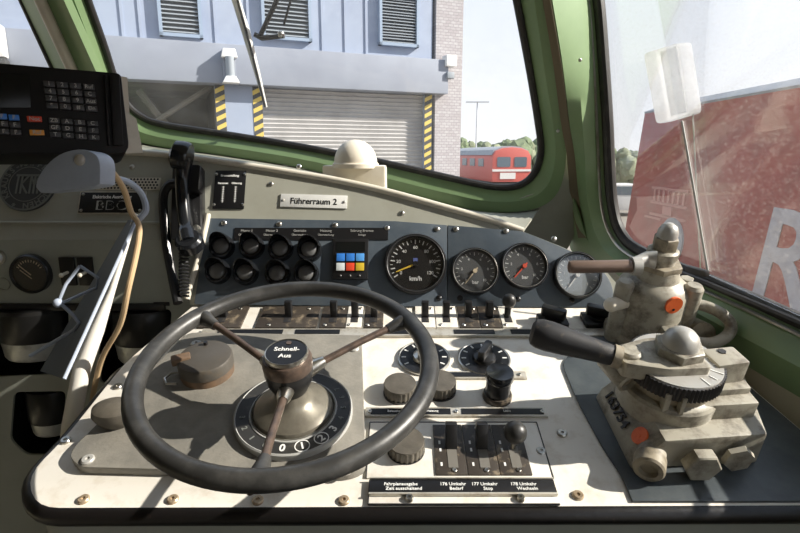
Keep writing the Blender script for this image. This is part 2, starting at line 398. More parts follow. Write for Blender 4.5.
MB().cyl(.004, .1334, .1342, 12, T3(0,.0205)).build('cap_screw', 'brass', cap_)
for px, py in ((203,316), (400,322), (256,487)):
    q = D(px, py, RH) - ctr; a = math.atan2(q.y, q.x)
    L = Matrix.Shear('YZ' if False else 'XY', 4, (0,0)) @ RZ(a); dz_ = .04*sin(a)
    L = Matrix(((1,0,0,0),(0,1,0,0),(0,0,1,0),(0,0,0,1))) @ RZ(a)
    sp_ = MB().tube([(.030,0,.088),(.060,0,.094),(.12,0,.104),(.188,0,.1115)], [.0062,.0056,.0054,.006], 12, L=L).build('spoke', 'brass', whl)
    MB().tube([(.166,0,.108),(.179,0,.110),(.191,0,.1115),(.205,0,.112)], [.0078,.0095,.0125,.0135], 14, L=L).build('spoke_socket', 'wheel_rim', sp_)
    MB().tube([(.028,0,.087),(.044,0,.0905),(.056,0,.093)], [.012,.0105,.0075], 14, L=L).build('hub_socket', 'steel', sp_)
q = D(252, 487, RH-.012) - ctr
MB().ball(.0055, T3(q.x, q.y-.006, RH-.010), 14, 8).build('rim_bolt', 'brass', whl)

# ---------------------------------------------------------------- things on the base plate
M['rust_band'] = mat('rust band', (.20,.125,.075), .55, .2, (.12,.085,.06), 40, .4, .7)
p = D(208, 372, BZ); R_ = .043
drum = thing('switch_drum', 'round worn metal drum with brown band and notched lid left of the wheel hub', 'drum', DESK @ T3(p.x, p.y, BZ))
MB().lathe([(R_,0),(R_,.012),(R_*.99,.014)], 40).build('drum_base', 'rust_band', drum)
MB().lathe([(R_*1.03,.014),(R_*1.03,.030),(R_*.98,.034),(R_*.80,.036),(0,.037)], 40).build('lid', 'rust', drum)
MB().box((-.036,.006,.034), (.03,.018,.012), RZ(.4)).build('lid_latch', 'rust_band', drum, bevel=.003)
MB().tube([(-.040,-.006,.004),(-.056,-.010,.006),(-.064,-.022,.005),(-.056,-.034,.004),(-.040,-.034,.004)], .0022, 8).build('wire_loop', 'steel', drum)
MB().cyl(.0035, .036, .042, 12, T3(-.006,.028)).build('lid_pin', 'black', drum)
p = D(112, 428, 0)
kn = thing('oval_foot_knob', 'dark oval knob half under the left side of the wheel rim', 'knob', DESK @ T3(p.x+.012, p.y, 0))
MB().lathe([(.018,0),(.020,.012),(.026,.022),(.029,.032),(.026,.042),(.016,.048),(0,.050)], 28, Matrix.Diagonal((1.15,.85,1,1))).build('knob_body', 'knob', kn)
MB().cyl(.012, 0, .02, 20).build('knob_stem', 'black', kn)

# ---------------------------------------------------------------- fluted knobs
def fluted(r=.0265, h=.022, label=None, px=0, py=0):
    t = thing('fluted_knob', label, 'knob', atD(px, py, h), 'round fluted knobs on the desk')
    m = MB(); n = 44; pr = []
    for i in range(n*2):
        a = PI*i/n; rr = r*(1 if (i//2) % 2 else .955); pr.append((rr*cos(a), rr*sin(a)))
    g_ = m.prism(pr, .004, h-.0015).build('grip', 'knob', t, bevel=.0004)
    MB().lathe([(r*.985,h-.0016),(r*.96,h),(0,h+.0004)], 44).build('knob_top', 'knob', g_)
    MB().cyl(r*1.02, 0, .004, 40).build('skirt', 'black', t)
    return t
k0 = fluted(label='fluted round knob right of the wheel hub, in front of the left rotary selector', px=400, py=383)
dup(k0, atD(440, 380, .022), 'fluted round knob close behind the right rim of the wheel')
dup(k0, atD(406, 439, .024), 'fluted round knob left of the three-switch block, nearest the front edge')

# ---------------------------------------------------------------- black push knob
p = D(497, 397)
t = thing('mushroom_button', 'tall black mushroom push knob between the rotary selectors and the switch block', 'button', DESK @ T3(p.x, p.y, 0))
MB().lathe([(.0235,0),(.0235,.006),(.022,.010)], 36).build('collar', 'toggle_plate', t)
MB().lathe([(.0195,.009),(.0195,.034),(.0185,.036)], 32).build('stem', 'black', t)
MB().lathe([(.020,.036),(.0225,.040),(.0225,.050),(.021,.053),(.012,.0515),(0,.051)], 36).build('knob_cap', 'hood', t)

# ---------------------------------------------------------------- rotary selectors
def rotary(px, py, lab, knobmat, yaw):
    t = thing('rotary_selector', lab, 'switch', atD(px, py), 'rotary selectors behind the fluted knobs')
    dp_ = MB().lathe([(.046,0),(.046,.003),(.044,.0045),(.030,.0045)], 44).lathe([(.03,.0045),(0,.0045)], 44).build('dial_plate', 'dial', t)
    MB().lathe([(.0465,0),(.0465,.0045),(.0445,.0055),(.0430,.0046)], 44, close=False).build('dial_rim', 'steel', dp_)
    m = MB()
    for i in range(10):
        a = rad(-60 + 30*i); m.box((.036,0,.0048), (.008,.0028,.0008), RZ(a))
    m.build('tick_mark', 'white', dp_)
    L = RZ(rad(yaw))
    MB().lathe([(.021,.0045),(.019,.010),(.012,.013)], 28).build('knob_base', knobmat, t)
    MB().prism(rrect(-.021,-.0065,.021,.0065,.005), .010, .030, L=L).build('knob_wing', knobmat, t, bevel=.002)
    return t
rotary(424, 359, 'round rotary selector with silver wing knob seen through the wheel rim', 'steel', 70)
rotary(484, 360, 'round rotary selector with black wing knob behind the black push knob', 'black', 60)

# ---------------------------------------------------------------- label strips
def strip(x0, x1, yt, yb, name, lab, txts, grp=None, black=None, size=.006, th=.004):
    a = D(x0, yb); b = D(x1, yt); y = D((x0+x1)/2, yt).y; yb_ = D((x0+x1)/2, yb).y
    w = b.x - a.x; cx = (a.x+b.x)/2; cy = (y+yb_)/2; h = y - yb_
    t = thing(name, lab, 'label strip', DESK @ T3(cx, cy, 0), grp)
    MB().box((0,0,th/2), (w,h,th)).build('holder', 'strip', t, bevel=.0008)
    for u0, u1 in (black or [(-.48,.48)]):
        li_ = MB().box(((u0+u1)/2*w, 0, th+.0004), ((u1-u0)*w, h*.62, .0008)).build('label_insert', 'dial', t)
    for u, s_ in txts: MB().text(s_, size, T3(u*w, 0, th+.0009), off=.0001).build('lettering', 'white', li_)
    return t, w, h
t, w, h = strip(365, 545, 409, 418, 'label_strip', 'long label strip in front of the push knob and above the switch block', [(-.33,'Beleuchtung'),(-.13,'Heizung'),(.28,'Licht')], None, [(-.47,-.03),(.03,.48)], .0055)
for u in (-.475, .0, .475):
    m = MB(); screw(m, u*w, 0, .004, .0035, .002); m.build('screw', 'steel', t)
t, w, h = strip(437, 525, 373, 380, 'label_strip', 'short label strip passing behind the black push knob', [], None, [(-.45,.1)], .005)
for u in (-.42, .42):
    m = MB(); screw(m, u*w, 0, .004, .0035, .002); m.build('screw', 'steel', t)
t, w, h = strip(200, 606, 331, 338, 'label_rail', 'long narrow metal label rail in front of the toggle row', [], None, [(-.46,-.30),(-.27,-.16),(-.06,.05),(.12,.22),(.26,.40)], .005, .006)
# big label holder at the front edge
a = D(368, 507); b = D(556, 482); c = D(460, 482).y; d0 = D(460, 506).y
w = D(556,494).x - D(369,494).x; cx = (D(556,494).x + D(369,494).x)/2; cy = (c+d0)/2; h = c-d0
t = thing('label_holder', 'wide framed black label holder at the front edge of the desk', 'label strip', DESK @ T3(cx, cy, 0))
MB().box((0,0,.002), (w,h,.004)).build('back_plate', 'desk', t, bevel=.0006)
li_ = MB().box((0,h*.17,.0055), (w,h*.58,.003)).build('label_insert', 'dial', t, bevel=.0005)
MB().box((0,-h*.16,.0065), (w,.003,.005)).box((0,h*.5,.0065), (w,.0022,.005)).build('slide_rail', 'strip', t, bevel=.0006)
MB().box((0,-h*.5,.003), (w,.0015,.003)).box((-w*.5,0,.003), (.0015,h,.003)).build('shadow_frame', 'black_matte', t)
for u, s1, s2 in ((-.33,'Fahrplanausgabe','Zeit ausschaltend'),(-.05,'176 Umkehr','Bedarf'),(.12,'177 Umkehr','Stop'),(.33,'178 Umkehr','Wechseln')):
    MB().text(s1, .0068, T3(u*w, h*.25, .0071), off=.0001).text(s2, .0068, T3(u*w+.004, h*.06, .0071), off=.0001).build('lettering', 'white', li_)
for u in (-.285, .30):
    m = MB(); screw(m, u*w, -h*.32, .004, .0055, .006); m.build('screw', 'steel', t)

# ---------------------------------------------------------------- three-switch block
A = D(436,477); B = D(528,477); top = D(478,427).y
mxl = D(434,452).x; mxr = D(526,452).x; cx = (mxl+mxr)/2; bw = mxr-mxl; cy = (A.y+top)/2; bh = top-A.y
blk = thing('switch_block', 'dark block of three toggle switches near the front edge, the right one with a ball', 'switch', DESK @ T3(cx, cy, 0))
fr = MB(); x0 = D(368,452).x-cx; x1 = D(545,452).x-cx
MB().box(((x0+x1)/2, .002, .0012), (x1-x0, bh*1.12, .0024)).build('face_plate', 'desk', blk, bevel=.0005)
MB().box((x0,.002,.0014),(.0016,bh*1.12,.003)).box((x1,.002,.0014),(.0016,bh*1.12,.003)).box(((x0+x1)/2,.002+bh*.56,.0014),(x1-x0,.0016,.003)).build('shadow_frame', 'black_matte', blk)
M['slot'] = mat('switch slot', (.16,.15,.13), .6)
for i in range(3):
    u = (i-1)*bw/3
    pl_ = MB().box((u,0,.0034), (bw/3-.001, bh, .003)).build('switch_plate', 'toggle_plate', blk, bevel=.0005)
    MB().box((u+.003,-bh*.17,.0052), (.0135, bh*.42, .0008)).build('slot', 'slot', pl_)
    if i < 2:
        MB().box((u+.003, bh*.03, .021), (.0165, .015, .038), RX(rad(-26))).build('toggle', 'black', blk, bevel=.0015)
    else:
        lv_ = MB().tube([(u+.003,0,.004),(u+.003,.002,.026)], .004, 10).build('lever', 'steel', blk)
        MB().ball(.0165, T3(u+.004,.002,.034)).build('lever_ball', 'wheel_rim', lv_)
    for sx_, sy_ in ((0,.42),(.004,-.42)): m = MB(); screw(m, u+sx_, bh*sy_, .0048, .0035, .0016); m.build('screw', 'steel', pl_)
    m = MB().box((u-.013,-bh*.03,.0051),(.0028,.0060,.0005)).box((u-.0135,bh*.12,.0051),(.0028,.006,.0005)).box((u-.013,-bh*.31,.0051),(.0028,.006,.0005)); m.build('print_mark', 'white', pl_)

# ---------------------------------------------------------------- toggle row at the back of the desk
TW = D(425,318).x
def toggle(px, w_px, lab, dark, paddle=True):
    y = 318; x0 = D(px-w_px/2, y).x; x1 = D(px+w_px/2, y).x; vt = D(px, 308).y; vb = D(px, 329).y
    t = thing('toggle_switch', lab, 'switch', DESK @ T3((x0+x1)/2, (vt+vb)/2, 0), 'toggle row along the back of the desk')
    pl_ = MB().box((0,0,.0022), (x1-x0-.002, vt-vb, .0044)).build('switch_plate', 'toggle_plate' if dark else 'desk', t, bevel=.0006)
    for sx_, sy_ in ((.3,.38),(-.28,-.40)): m = MB(); screw(m, (x1-x0)*sx_, (vt-vb)*sy_, .0042, .004, .0018); m.build('screw', 'steel', pl_)
    MB().box((0,-.006,.0046), (.014,.030,.0008)).build('slot', 'black_matte', t)
    if paddle: MB().prism([(-.0065,-.006),(.0065,-.006),(.0075,.006),(-.0075,.006)], .004, .036, L=RX(rad(-12))).build('paddle', 'black', t, bevel=.0015)
    else:
        lv_ = MB().tube([(0,0,.004),(0,.003,.03)], .0065, 12, L=None).build('lever', 'black', t)
        MB().ball(.0135, T3(.001,.004,.038), sz=1.1).build('lever_ball', 'wheel_rim', lv_)
    return t
NTH = ['leftmost dark toggle seen under the left wheel rim', 'dark toggle on the wide plate left of the wheel hub', 'dark toggle just right of the wheel hub cap',
       'pale-plated toggle second right of the hub cap', 'dark-plated toggle left of the right spoke end', 'pale-plated toggle just right of the wheel rim',
       'pale-plated toggle between the rim and the dark pair', 'left toggle of the dark-plated pair near the ball lever', 'right toggle of the dark-plated pair beside the ball lever']
for (px, w_, dk), lab in zip(((224,44,1),(289,60,1),(334,26,1),(355,16,0),(374,20,1),(425,20,0),(446,22,0),(468,21,1),(489,21,1)), NTH): toggle(px, w_, lab, dk)
toggle(507, 15, 'short lever with dark round ball at the right end of the toggle row', 0, False)
def wing(px, py, lab, yaw, s=1.0):
    t = thing('wing_switch', lab, 'switch', atD(px, py), 'black wing switches under the last gauges')
    MB().prism(rrect(-.028*s,-.020*s,.028*s,.020*s,.004), 0, .010).build('switch_base', 'black_matte', t, bevel=.001)
    MB().cyl(.017*s, .010, .016, 24).build('switch_collar', 'black', t)
    MB().prism(rrect(-.024*s,-.0075,.024*s,.0075,.006), .014, .036, L=RZ(yaw)).build('wing', 'black', t, bevel=.003)
wing(552, 323, 'left wing switch, partly behind the black brake grip', -.5)
wing(598, 322, 'right wing switch, close to the rear brake valve body', -.4, 1.1)
# ================================================================== instrument panel
gp = thing('instrument_panel', 'blue grey instrument panel holding gauges and hooded lamps at the back of the desk', 'panel', PANEL)
PT = .008
def pp_(pts, h=0): return [Pn(x, y, h) for x, y in pts]
left_sec = pp_([(207,218),(395,221),(447,225),(447,307),(194,304)], PT)
right_sec = pp_([(447.6,225),(522,231),(560,246),(598,264),(613,284),(614,307),(447.6,307)], PT)
MB().prism(rpoly(left_sec, [.004,0,0,0,.004]), 0, PT).build('left_plate', 'panel', gp, bevel=.0012)
MB().prism(rpoly(right_sec, [0,.01,.04,.03,.03,.004,0]), 0, PT).build('right_plate', 'panel', gp, bevel=.0012)
for px, py in ((224,223),(279,224),(335,225),(387,228),(437,229),(456,229),(506,231),(554,239),(439,298),(460,298),(518,299),(572,300)):
    p = Pn(px, py, PT); m = MB(); m.dome(.0062, PT, .0035, T3(p.x, p.y), 14, 4); m.build('screw', 'steel' if py < 250 else 'black', gp)
a = Pn(235,228,PT); b = Pn(388,240,PT)
MB().prism([(a.x,b.y),(b.x,b.y),(b.x,a.y),(a.x,a.y)], PT-.001, PT+.0015).build('label_bar', 'dial', gp)
tx = MB()
for px, s_ in ((247,'Motor 1'),(272,'Motor 2'),(300,'Getriebe'),(326,'Heizung'),(362,'Störung Bremse')):
    p = Pn(px, 231, PT); tx.text(s_, .0075, T3(p.x, p.y, PT+.0016)); tx.text('Überwachung' if px < 340 else 'Anlage', .006, T3(p.x, p.y-.009, PT+.0016))
tx.build('lettering', 'white_dim', gp)
tb = [PANEL @ Vector((*Pn(x, y, .01), .010)) for x, y in ((208,214),(206,225),(199,255),(192,280),(187,299))]
ep = MB().tube([PANEL.inverted() @ q for q in catmull(tb)], .006, 10).build('edge_strip', 'rail', gp)

# hooded indicator lamps
def hooded(px, py, lab, src=None):
    Mx = atP(px, py, .02, PT)
    if src: return dup(src, Mx, lab)
    t = thing('hooded_lamp', lab, 'indicator lamp', Mx, 'hooded indicator lamps on the instrument panel')
    lb_ = MB().lathe([(.026,0),(.026,.010),(.0235,.016),(.020,.016),(.0185,.012)], 30).build('lamp_body', 'hood', t)
    MB().dome(.0165, .012, .006, None, 24, 5).build('lens', 'lamp_lens', lb_)
    # the hood: a half sleeve over the lens, sloped at its mouth
    rows = []
    for j in range(9):
        a = rad(10 + 160*j/8); ln_ = .010 + .026*sin(a)
        rows.append([Vector((.0238*cos(a), .0238*sin(a), .010)), Vector((.0238*cos(a), .0238*sin(a)+.001, .010+ln_*.6)), Vector((.0222*cos(a), .0215*sin(a), .010+ln_))])
    MB().loft(rows).build('sun_hood', 'hood', t, solid=.0016)
    return t
h0 = None
ROWN = {0: 'upper row', 1: 'lower row'}; COLN = ['first from the left', 'second from the left', 'second from the right', 'last at the right']
for r, ys in ((0, ((221,246),(251,246),(280,248),(309,249))), (1, ((217,271),(245,272),(277,273),(306,273)))):
    for c, (x, y) in enumerate(ys):
        lab = 'black hooded indicator lamp, %s, %s' % (ROWN[r], COLN[c])
        o = hooded(x, y, lab, h0)
        if h0 is None: h0 = o

# key panel with six coloured keys
p0 = Pn(334,240,PT); p1 = Pn(368,280,PT)
kp = thing('key_panel', 'small black panel with six coloured square keys left of the speedometer', 'key panel', PANEL @ T3((p0.x+p1.x)/2, (p0.y+p1.y)/2, PT))
kw = p1.x-p0.x; kh = p0.y-p1.y
MB().box((0,0,.005), (kw,kh,.010)).build('housing', 'black', kp, bevel=.0012)
MB().box((0,kh*.30,.0104), (kw*.82,kh*.24,.0008)).build('display', 'screen', kp)
for r, cs in ((0,('blue_key','blue_key','light_blue_key')), (1,('white_key','red_key','yellow_key'))):
    for c, cc in enumerate(cs):
        MB().box(((c-1)*kw*.275, kh*(.03-.235*r), .0115), (kw*.235,kh*.19,.003)).build('key', cc, kp, bevel=.0006)
for c in range(3): MB().ball(.0025, T3((c-1)*kw*.27, -kh*.42, .010), 10, 6).build('pilot_light', 'lamp_lens', kp)

# gauges
def gauge(px, py, r, lab, name, dial, a_needle, nd, start, end, n, nums, unit, size):
    t = thing(name, lab, 'gauge', atP(px, py, PT+.006, PT))
    bz_ = MB().lathe([(r,0),(r,.010),(r*.97,.014),(r*.90,.014),(r*.865,.009),(r*.85,.005)], 56, close=False).build('bezel', 'black', t)
    MB().lathe([(r*.925,.0142),(r*.915,.0147),(r*.905,.0142)], 56, close=False).build('bezel_line', 'steel' if name != 'speedometer' else 'wheel_rim', bz_)
    df_ = MB().lathe([(r*.88,.001),(r*.88,.005),(0,.005)], 48).build('dial_face', dial, t)
    m = MB()
    for i in range(n+1):
        a = rad(start + (end-start)*i/n); big = i % 2 == 0
        m.box((r*(.74 if big else .77),0,.0053), (r*(.14 if big else .08), r*(.035 if big else .022), .0006), RZ(a))
    m.build('tick_mark', 'white', df_)
    m = MB(); k = len(nums)
    for i, s_ in enumerate(nums):
        a = rad(start + (end-start)*i/(k-1)); m.text(s_, size, T3(r*.55*cos(a), r*.55*sin(a), .0051), off=.0001)
    if unit: m.text(unit, size*1.35, T3(0,-r*.48,.0051), off=.0003)
    m.build('lettering', 'white', df_)
    a = rad(a_needle); tl_ = .0 if name == 'speedometer' else .18
    if tl_ == 0: MB().box((0,r*.13,.0052), (r*.14,r*.15,.0006)).build('dial_emblem', 'emblem_blue', df_)
    ne_ = MB().prism([(-r*tl_,-r*.03),(r*.62,-r*.022),(r*.70,0),(r*.62,r*.022),(-r*tl_,r*.03)], .0068, .0078, L=RZ(a)).build('needle', nd, t)
    MB().cyl(r*.09, .005, .0095, 18).build('needle_hub', 'dial' if name == 'speedometer' else nd, ne_)
    MB().lathe([(r*.87,.0105),(r*.87,.0115),(0,.0115)], 40).build('cover_glass', 'gauge_glass', t)
    return t
gauge(415.5, 264, .0645, 'large black speedometer with yellow needle and km/h dial', 'speedometer', 'dial', 203, 'yellow', 212, -32, 24, ['0','20','40','60','80','100','120'], 'km/h', .0095)
gauge(475, 271, .0495, 'pressure gauge with tan needle, first right of the speedometer', 'pressure_gauge', 'dial_grey', 232, 'tan_needle', 225, -45, 20, ['0','2','4','6','8','10'], 'bar', .0075)
gauge(524.5, 266, .0495, 'pressure gauge with red needle, second right of the speedometer', 'pressure_gauge', 'dial_grey', 228, 'red', 225, -45, 20, ['0','2','4','6','8','10'], 'bar', .0075)
gauge(577.5, 275, .0495, 'pale-faced pressure gauge behind the rear brake handle', 'pressure_gauge', 'dial_pale', 232, 'white', 225, -45, 20, ['0','1','2','3','4','5'], '', .0075)

# ================================================================== upper console
con = thing('upper_console', 'beige grey sloping upper console between instrument panel and windscreen', 'console', PANEL)
rail_px = [(-560,150),(-60,152),(60,152),(140,153),(200,159),(250,166),(300,174),(340,181),(385,191),(440,206),(490,220),(523,231)]
rail = catmull([Pn(x, y) for x, y in rail_px], 5)
bot = [Pn(523,231.5), Pn(560,246), Pn(600,264), Pn(618,285), Pn(616,309), Pn(190,305), Pn(190,240), Pn(-560,240)]
MB().prism(list(rail)+bot, -.012, 0).build('console_plate', 'console', con)
MB().tube([(q.x, q.y, .001) for q in rail], .0072, 12).build('top_rail', 'rail', con)
# corner cover under the windscreen corner
iv_ = PANEL.inverted() @ SHIELD
cc = rpoly([hit(SHIELD, x, y, .03) for x, y in ((470,240),(500,205),(545,190),(566,150),(577,196),(577,228),(568,250),(540,275),(480,270))], [0,.0,.0,.01,.02,.04,.03,0,0])
MB().prism(cc, .018, .030, L=iv_).build('corner_cover', 'console', con, bevel=.001)
for px, py in ((271,184),(299,166.5),(402,213),(434,228.5),(132,167)):
    p = Pn(px, py, 0); m = MB(); m.dome(.0058, 0, .0035, T3(p.x, p.y), 14, 4); m.build('screw', 'steel', con)
p0 = Pn(-560,222); p1 = Pn(190,223)
MB().tube([(p0.x,p0.y,.001),(p1.x,p1.y,.001)], .0035, 8).build('crease_ledge', 'console', con)

def plate_thing(name, lab, cat, x0, y0, x1, y1, m, rows, lm='white', hm='steel', th=.003, frame_=None, skew=0, holes=True, edge=False):
    q0 = Pn(x0, y0); q1 = Pn(x1, y1); cx, cy = (q0.x+q1.x)/2, (q0.y+q1.y)/2; w, h = q1.x-q0.x, q0.y-q1.y
    t = thing(name, lab, cat, PANEL @ T3(cx, cy, 0) @ RZ(skew))
    if edge: MB().box((0,0,th/2-.0005), (w+.006,h+.006,th)).build('frame', 'strip', t, bevel=.0006)
    pb_ = MB().box((0,0,th/2+(.0006 if edge else 0)), (w,h,th)).build('plate_body', m, t, bevel=.0006)
    tx = MB(); z = th + (.0006 if edge else 0)
    for u, v, s_, sz, sx in rows: tx.text(s_, sz, T3(u*w, v*h, z), sx=sx, off=.0002)
    if rows: tx.build('lettering', lm, pb_)
    if holes:
        for u, v in ((-.46,.40),(.46,.40),(-.46,-.40),(.46,-.40)) if h > .04 else ((-.46,0),(.46,0)):
            sc = MB(); sc.dome(.0035, z, .002, T3(u*w, v*h), 12, 3); sc.build('screw', hm, pb_)
    return t, w, h, z
plate_thing('name_plate', 'white name plate reading Führerraum 2 above the instrument panel', 'sign', 281, 195, 347, 208, 'plate_white', [(0,-.04,'Führerraum 2',.019,.95)], 'dial', 'dome_grey', skew=-.03)
t, w, h, z = plate_thing('notice_plate', 'small black notice plate with white columns of print beside the telephone', 'sign', 216, 171, 244, 209, 'dial', [(-.02,.36,'Bremsstellung',.0070,1),(-.22,.16,'Personen',.0058,1),(.22,.16,'Güterzug',.0058,1)])
m = MB()
for u in (-.2, .2):
    m.box((u*w,-.13*h,z), (.0012,h*.42,.0006))
    for k in range(7): m.box((u*w,(.06-.06*k)*h,z), (.006,.0008,.0006))
m.build('scale_print', 'white', t)
t, w, h, z = plate_thing('maker_plate', 'small black riveted plate with white lettering under the grey lamp shade', 'sign', 82, 193, 143, 213, 'dial', [(0,.27,'Elektrische Ausrüstung',.0105,.86)], edge=True)
MB().text('BBC', .030, T3(0,-.17*h,z), sx=1.25).build('lettering', 'white_dim', t)
MB().text('BBC', .026, T3(.0006,-.17*h,z+.0002), sx=1.24).build('letter_core', 'dial', t)
# round badge
c0 = Pn(29,185); br = abs(Pn(57,185).x - c0.x)
bd = thing('round_badge', 'round dark works badge with ring of letters at the far left of the console', 'emblem', PANEL @ T3(c0.x, c0.y, 0))
MB().lathe([(br,0),(br,.004),(br*.97,.0055),(0,.0055)], 56).build('disc', 'badge', bd)
m = MB()
for r0 in (.99, .66, .955): m.lathe([(br*r0,.005),(br*r0,.0064),(br*(r0-.025),.0064),(br*(r0-.025),.005)], 56, close=False)
m.build('badge_ring', 'badge_print', bd)
m = MB(); s_ = 'KRAUSS-MAFFEI MÜNCHEN '
for i, ch in enumerate(s_ + '* '):
    a = rad(215 - 360*i/(len(s_)+2)); m.text(ch, br*.29, RZ(a-PI/2) @ T3(0, br*.80, .0055), off=.0003) if ch != ' ' else None
m.build('lettering', 'badge_print', bd)
m = MB()
def bar(x0,y0,x1,y1,w=.10):
    d = Vector((x1-x0,y1-y0)); a = math.atan2(d.y,d.x); m.box((0,0,.006),(d.length*br,w*br,.0014),T3((x0+x1)/2*br,(y0+y1)/2*br)@RZ(a))
for x in (-.34,-.20,.12,.26,.40): bar(x,-.36,x,.30,.06)
bar(-.42,.33,.48,.33,.07); bar(-.20,0,.02,.30,.06); bar(-.20,0,.04,-.36,.06); bar(.12,.30,.26,-.05,.05); bar(.26,-.05,.40,.30,.05)
m.build('monogram', 'badge_print', bd)
# perforated vent
q0 = Pn(98,178); q1 = Pn(160,190)
vent = thing('perforated_vent', 'narrow perforated ventilation plate above the black maker plate', 'vent', PANEL @ T3((q0.x+q1.x)/2,(q0.y+q1.y)/2,0))
w, h = q1.x-q0.x, q0.y-q1.y
MB().box((0,0,.001),(w,h,.002)).build('plate_body', 'rail', vent, bevel=.0005)
m = MB()
for r in range(4):
    for c in range(18):
        m.cyl(.0024, .0015, .0023, 8, T3(-w*.47+w*.94*(c+(r%2)*.5)/17.8, h*(-.36+.24*r)))
m.build('perforation', 'dial', vent)
# ivory dome
q = Wd(356, 185, 1.225)
dm = thing('domed_lamp', 'ivory dome on a square plinth on the sill below the windscreen', 'lamp', Matrix.Translation(q) @ RZ(-.12))
MB().prism([(-.073,-.022),(.071,-.022),(.063,.06),(-.065,.06)], -.05, .044).build('plinth', 'ivory', dm, bevel=.006)
MB().lathe([(.051,.038),(.052,.047),(.050,.050)], 40).build('dome_ring', 'ivory', dm)
MB().dome(.0485, .049, .052, None, 40, 10).build('dome', 'ivory', dm)

# ================================================================== telephone
ph = thing('telephone', 'black telephone handset hanging in its wall cradle left of the notice plate', 'telephone', atP(190, 200))
def PL(px, py, z): q = hit(PANEL, px, py, z) - Pn(190,200); return Vector((q.x, q.y, z))
MB().prism(rpoly([PL(178,170,0).xy, PL(205,170,0).xy, PL(206,243,0).xy, PL(176,243,0).xy], .006), -.001, .030).build('cradle', 'black', ph, bevel=.003)
body = catmull([PL(183,158,.075), PL(182,180,.060), PL(183,205,.058), PL(186,228,.060), PL(189,243,.072)], 5)
MB().tube(body, [.016]*4+[.0145]*12+[.018]*5, 14).build('handset_grip', 'hood', ph)
e = PL(181,156,.075)
MB().lathe([(.020,-.018),(.029,-.012),(.031,.0),(.031,.012),(.028,.018),(.02,.018)], 28, T3(*e) @ RY(rad(100)) @ RX(rad(10))).build('earpiece', 'hood', ph)
e = PL(190,243,.066)
MB().lathe([(.018,-.016),(.026,-.010),(.027,.010),(.022,.016)], 28, T3(*e) @ RX(rad(-25))).build('mouthpiece', 'hood', ph)
MB().box(tuple(PL(194,180,.045)), (.034,.055,.03)).build('cradle_hook', 'black', ph, bevel=.004)
MB().cyl(.008, 0, .006, 16, T3(*PL(197,229,.03))).build('cradle_badge', 'steel', ph)
co_ = []
a0 = PL(184,252,.05); a1 = PL(184,296,.03); 
for i in range(150):
    t_ = i/149; c = a0.lerp(a1, t_); a = 2*PI*13*t_; co_.append(c + Vector((.0085*cos(a), .0018*sin(a)*0+.0, .0085*sin(a))))
MB().tube([PL(189,250,.068), PL(188,252,.06)] + co_, .0024, 6).build('coiled_cord', 'black', ph)
MB().tube(catmull([PL(176,183,.03), PL(168,186,.03), PL(163,200,.025), PL(166,240,.02), PL(172,275,.02), PL(178,303,.03)]), .0095, 10).build('cable_duct', 'black', ph)

# ================================================================== lower console at the left
lc = thing('lower_console', 'grey green lower console at the left with dark cup recesses', 'console', LOW)
def Q(px, py, h=0): return hit(LOW, px, py, h)
holes_px = [[(-30,308),(68,308),(70,350),(60,374),(-30,378)], [(97,310),(172,309),(168,350),(150,384),(100,384)], [(14,392),(66,391),(62,440),(56,455),(26,455),(10,440)]]
holes = [rpoly([Q(*p) for p in hp], .015) for hp in holes_px]
outer = [Q(-60,240), Q(196,240), Q(196,303), Vector((-.40,-.25)), Vector((-.40, -1.06)), Vector((-1.05,-1.06))]
outer = [Vector((-2.10, 0)), Vector((-.39, 0)), Vector((-.39, -1.24)), Vector((-2.10, -1.24))]
MB().prism(outer, -.006, 0, holes=holes).build('console_plate', 'console_low', lc)
for hp in holes:
    xs = [p.x for p in hp]; ys = [p.y for p in hp]
    x0, x1, y0, y1 = min(xs)-.01, max(xs)+.01, min(ys)-.01, max(ys)+.01; dz = -.13
    MB().box(((x0+x1)/2,(y0+y1)/2,dz),(x1-x0,y1-y0,.004)).box((x0,(y0+y1)/2,dz/2-.004),(.004,y1-y0,-dz-.008)).box((x1,(y0+y1)/2,dz/2-.004),(.004,y1-y0,-dz-.008)).box(((x0+x1)/2,y0,dz/2-.004),(x1-x0,.004,-dz-.008)).box(((x0+x1)/2,y1,dz/2-.004),(x1-x0,.004,-dz-.008)).build('recess', 'cup_black', lc)
q0, q1 = Q(-60,304), Q(166,309)
MB().box(((q0.x+q1.x)/2,(q0.y+q1.y)/2,.003),(q1.x-q0.x,abs(q0.y-q1.y)+.004,.008)).build('shelf_lip', 'black', lc, bevel=.001)
for px, lab, r, y0, y1, y2 in ((30,'swivel cup with pale metal band in the far left recess',.085,309,340,358), (140,'swivel cup with pale metal band behind the white post',.075,311,344,362), (44,'swivel cup with striped metal band in the lowest recess',.055,394,425,437)):
    c = Q(px, y1); zt_ = Q(px, y0).y - c.y; zb = Q(px, y2).y - c.y
    t = thing('swivel_cup', lab, 'cup', LOW @ T3(c.x, c.y, -.045) @ RX(-PI/2), 'swivel cups in the console recesses')
    MB().lathe([(r*.96,0),(r,.006),(r*.99,zt_*.9),(r*.93,zt_)], 40).build('upper_bowl', 'cup_black', t)
    MB().lathe([(r*.86,zb),(r*.90,zb+.006),(r*.95,0)], 40).build('metal_band', 'cup_band', t)
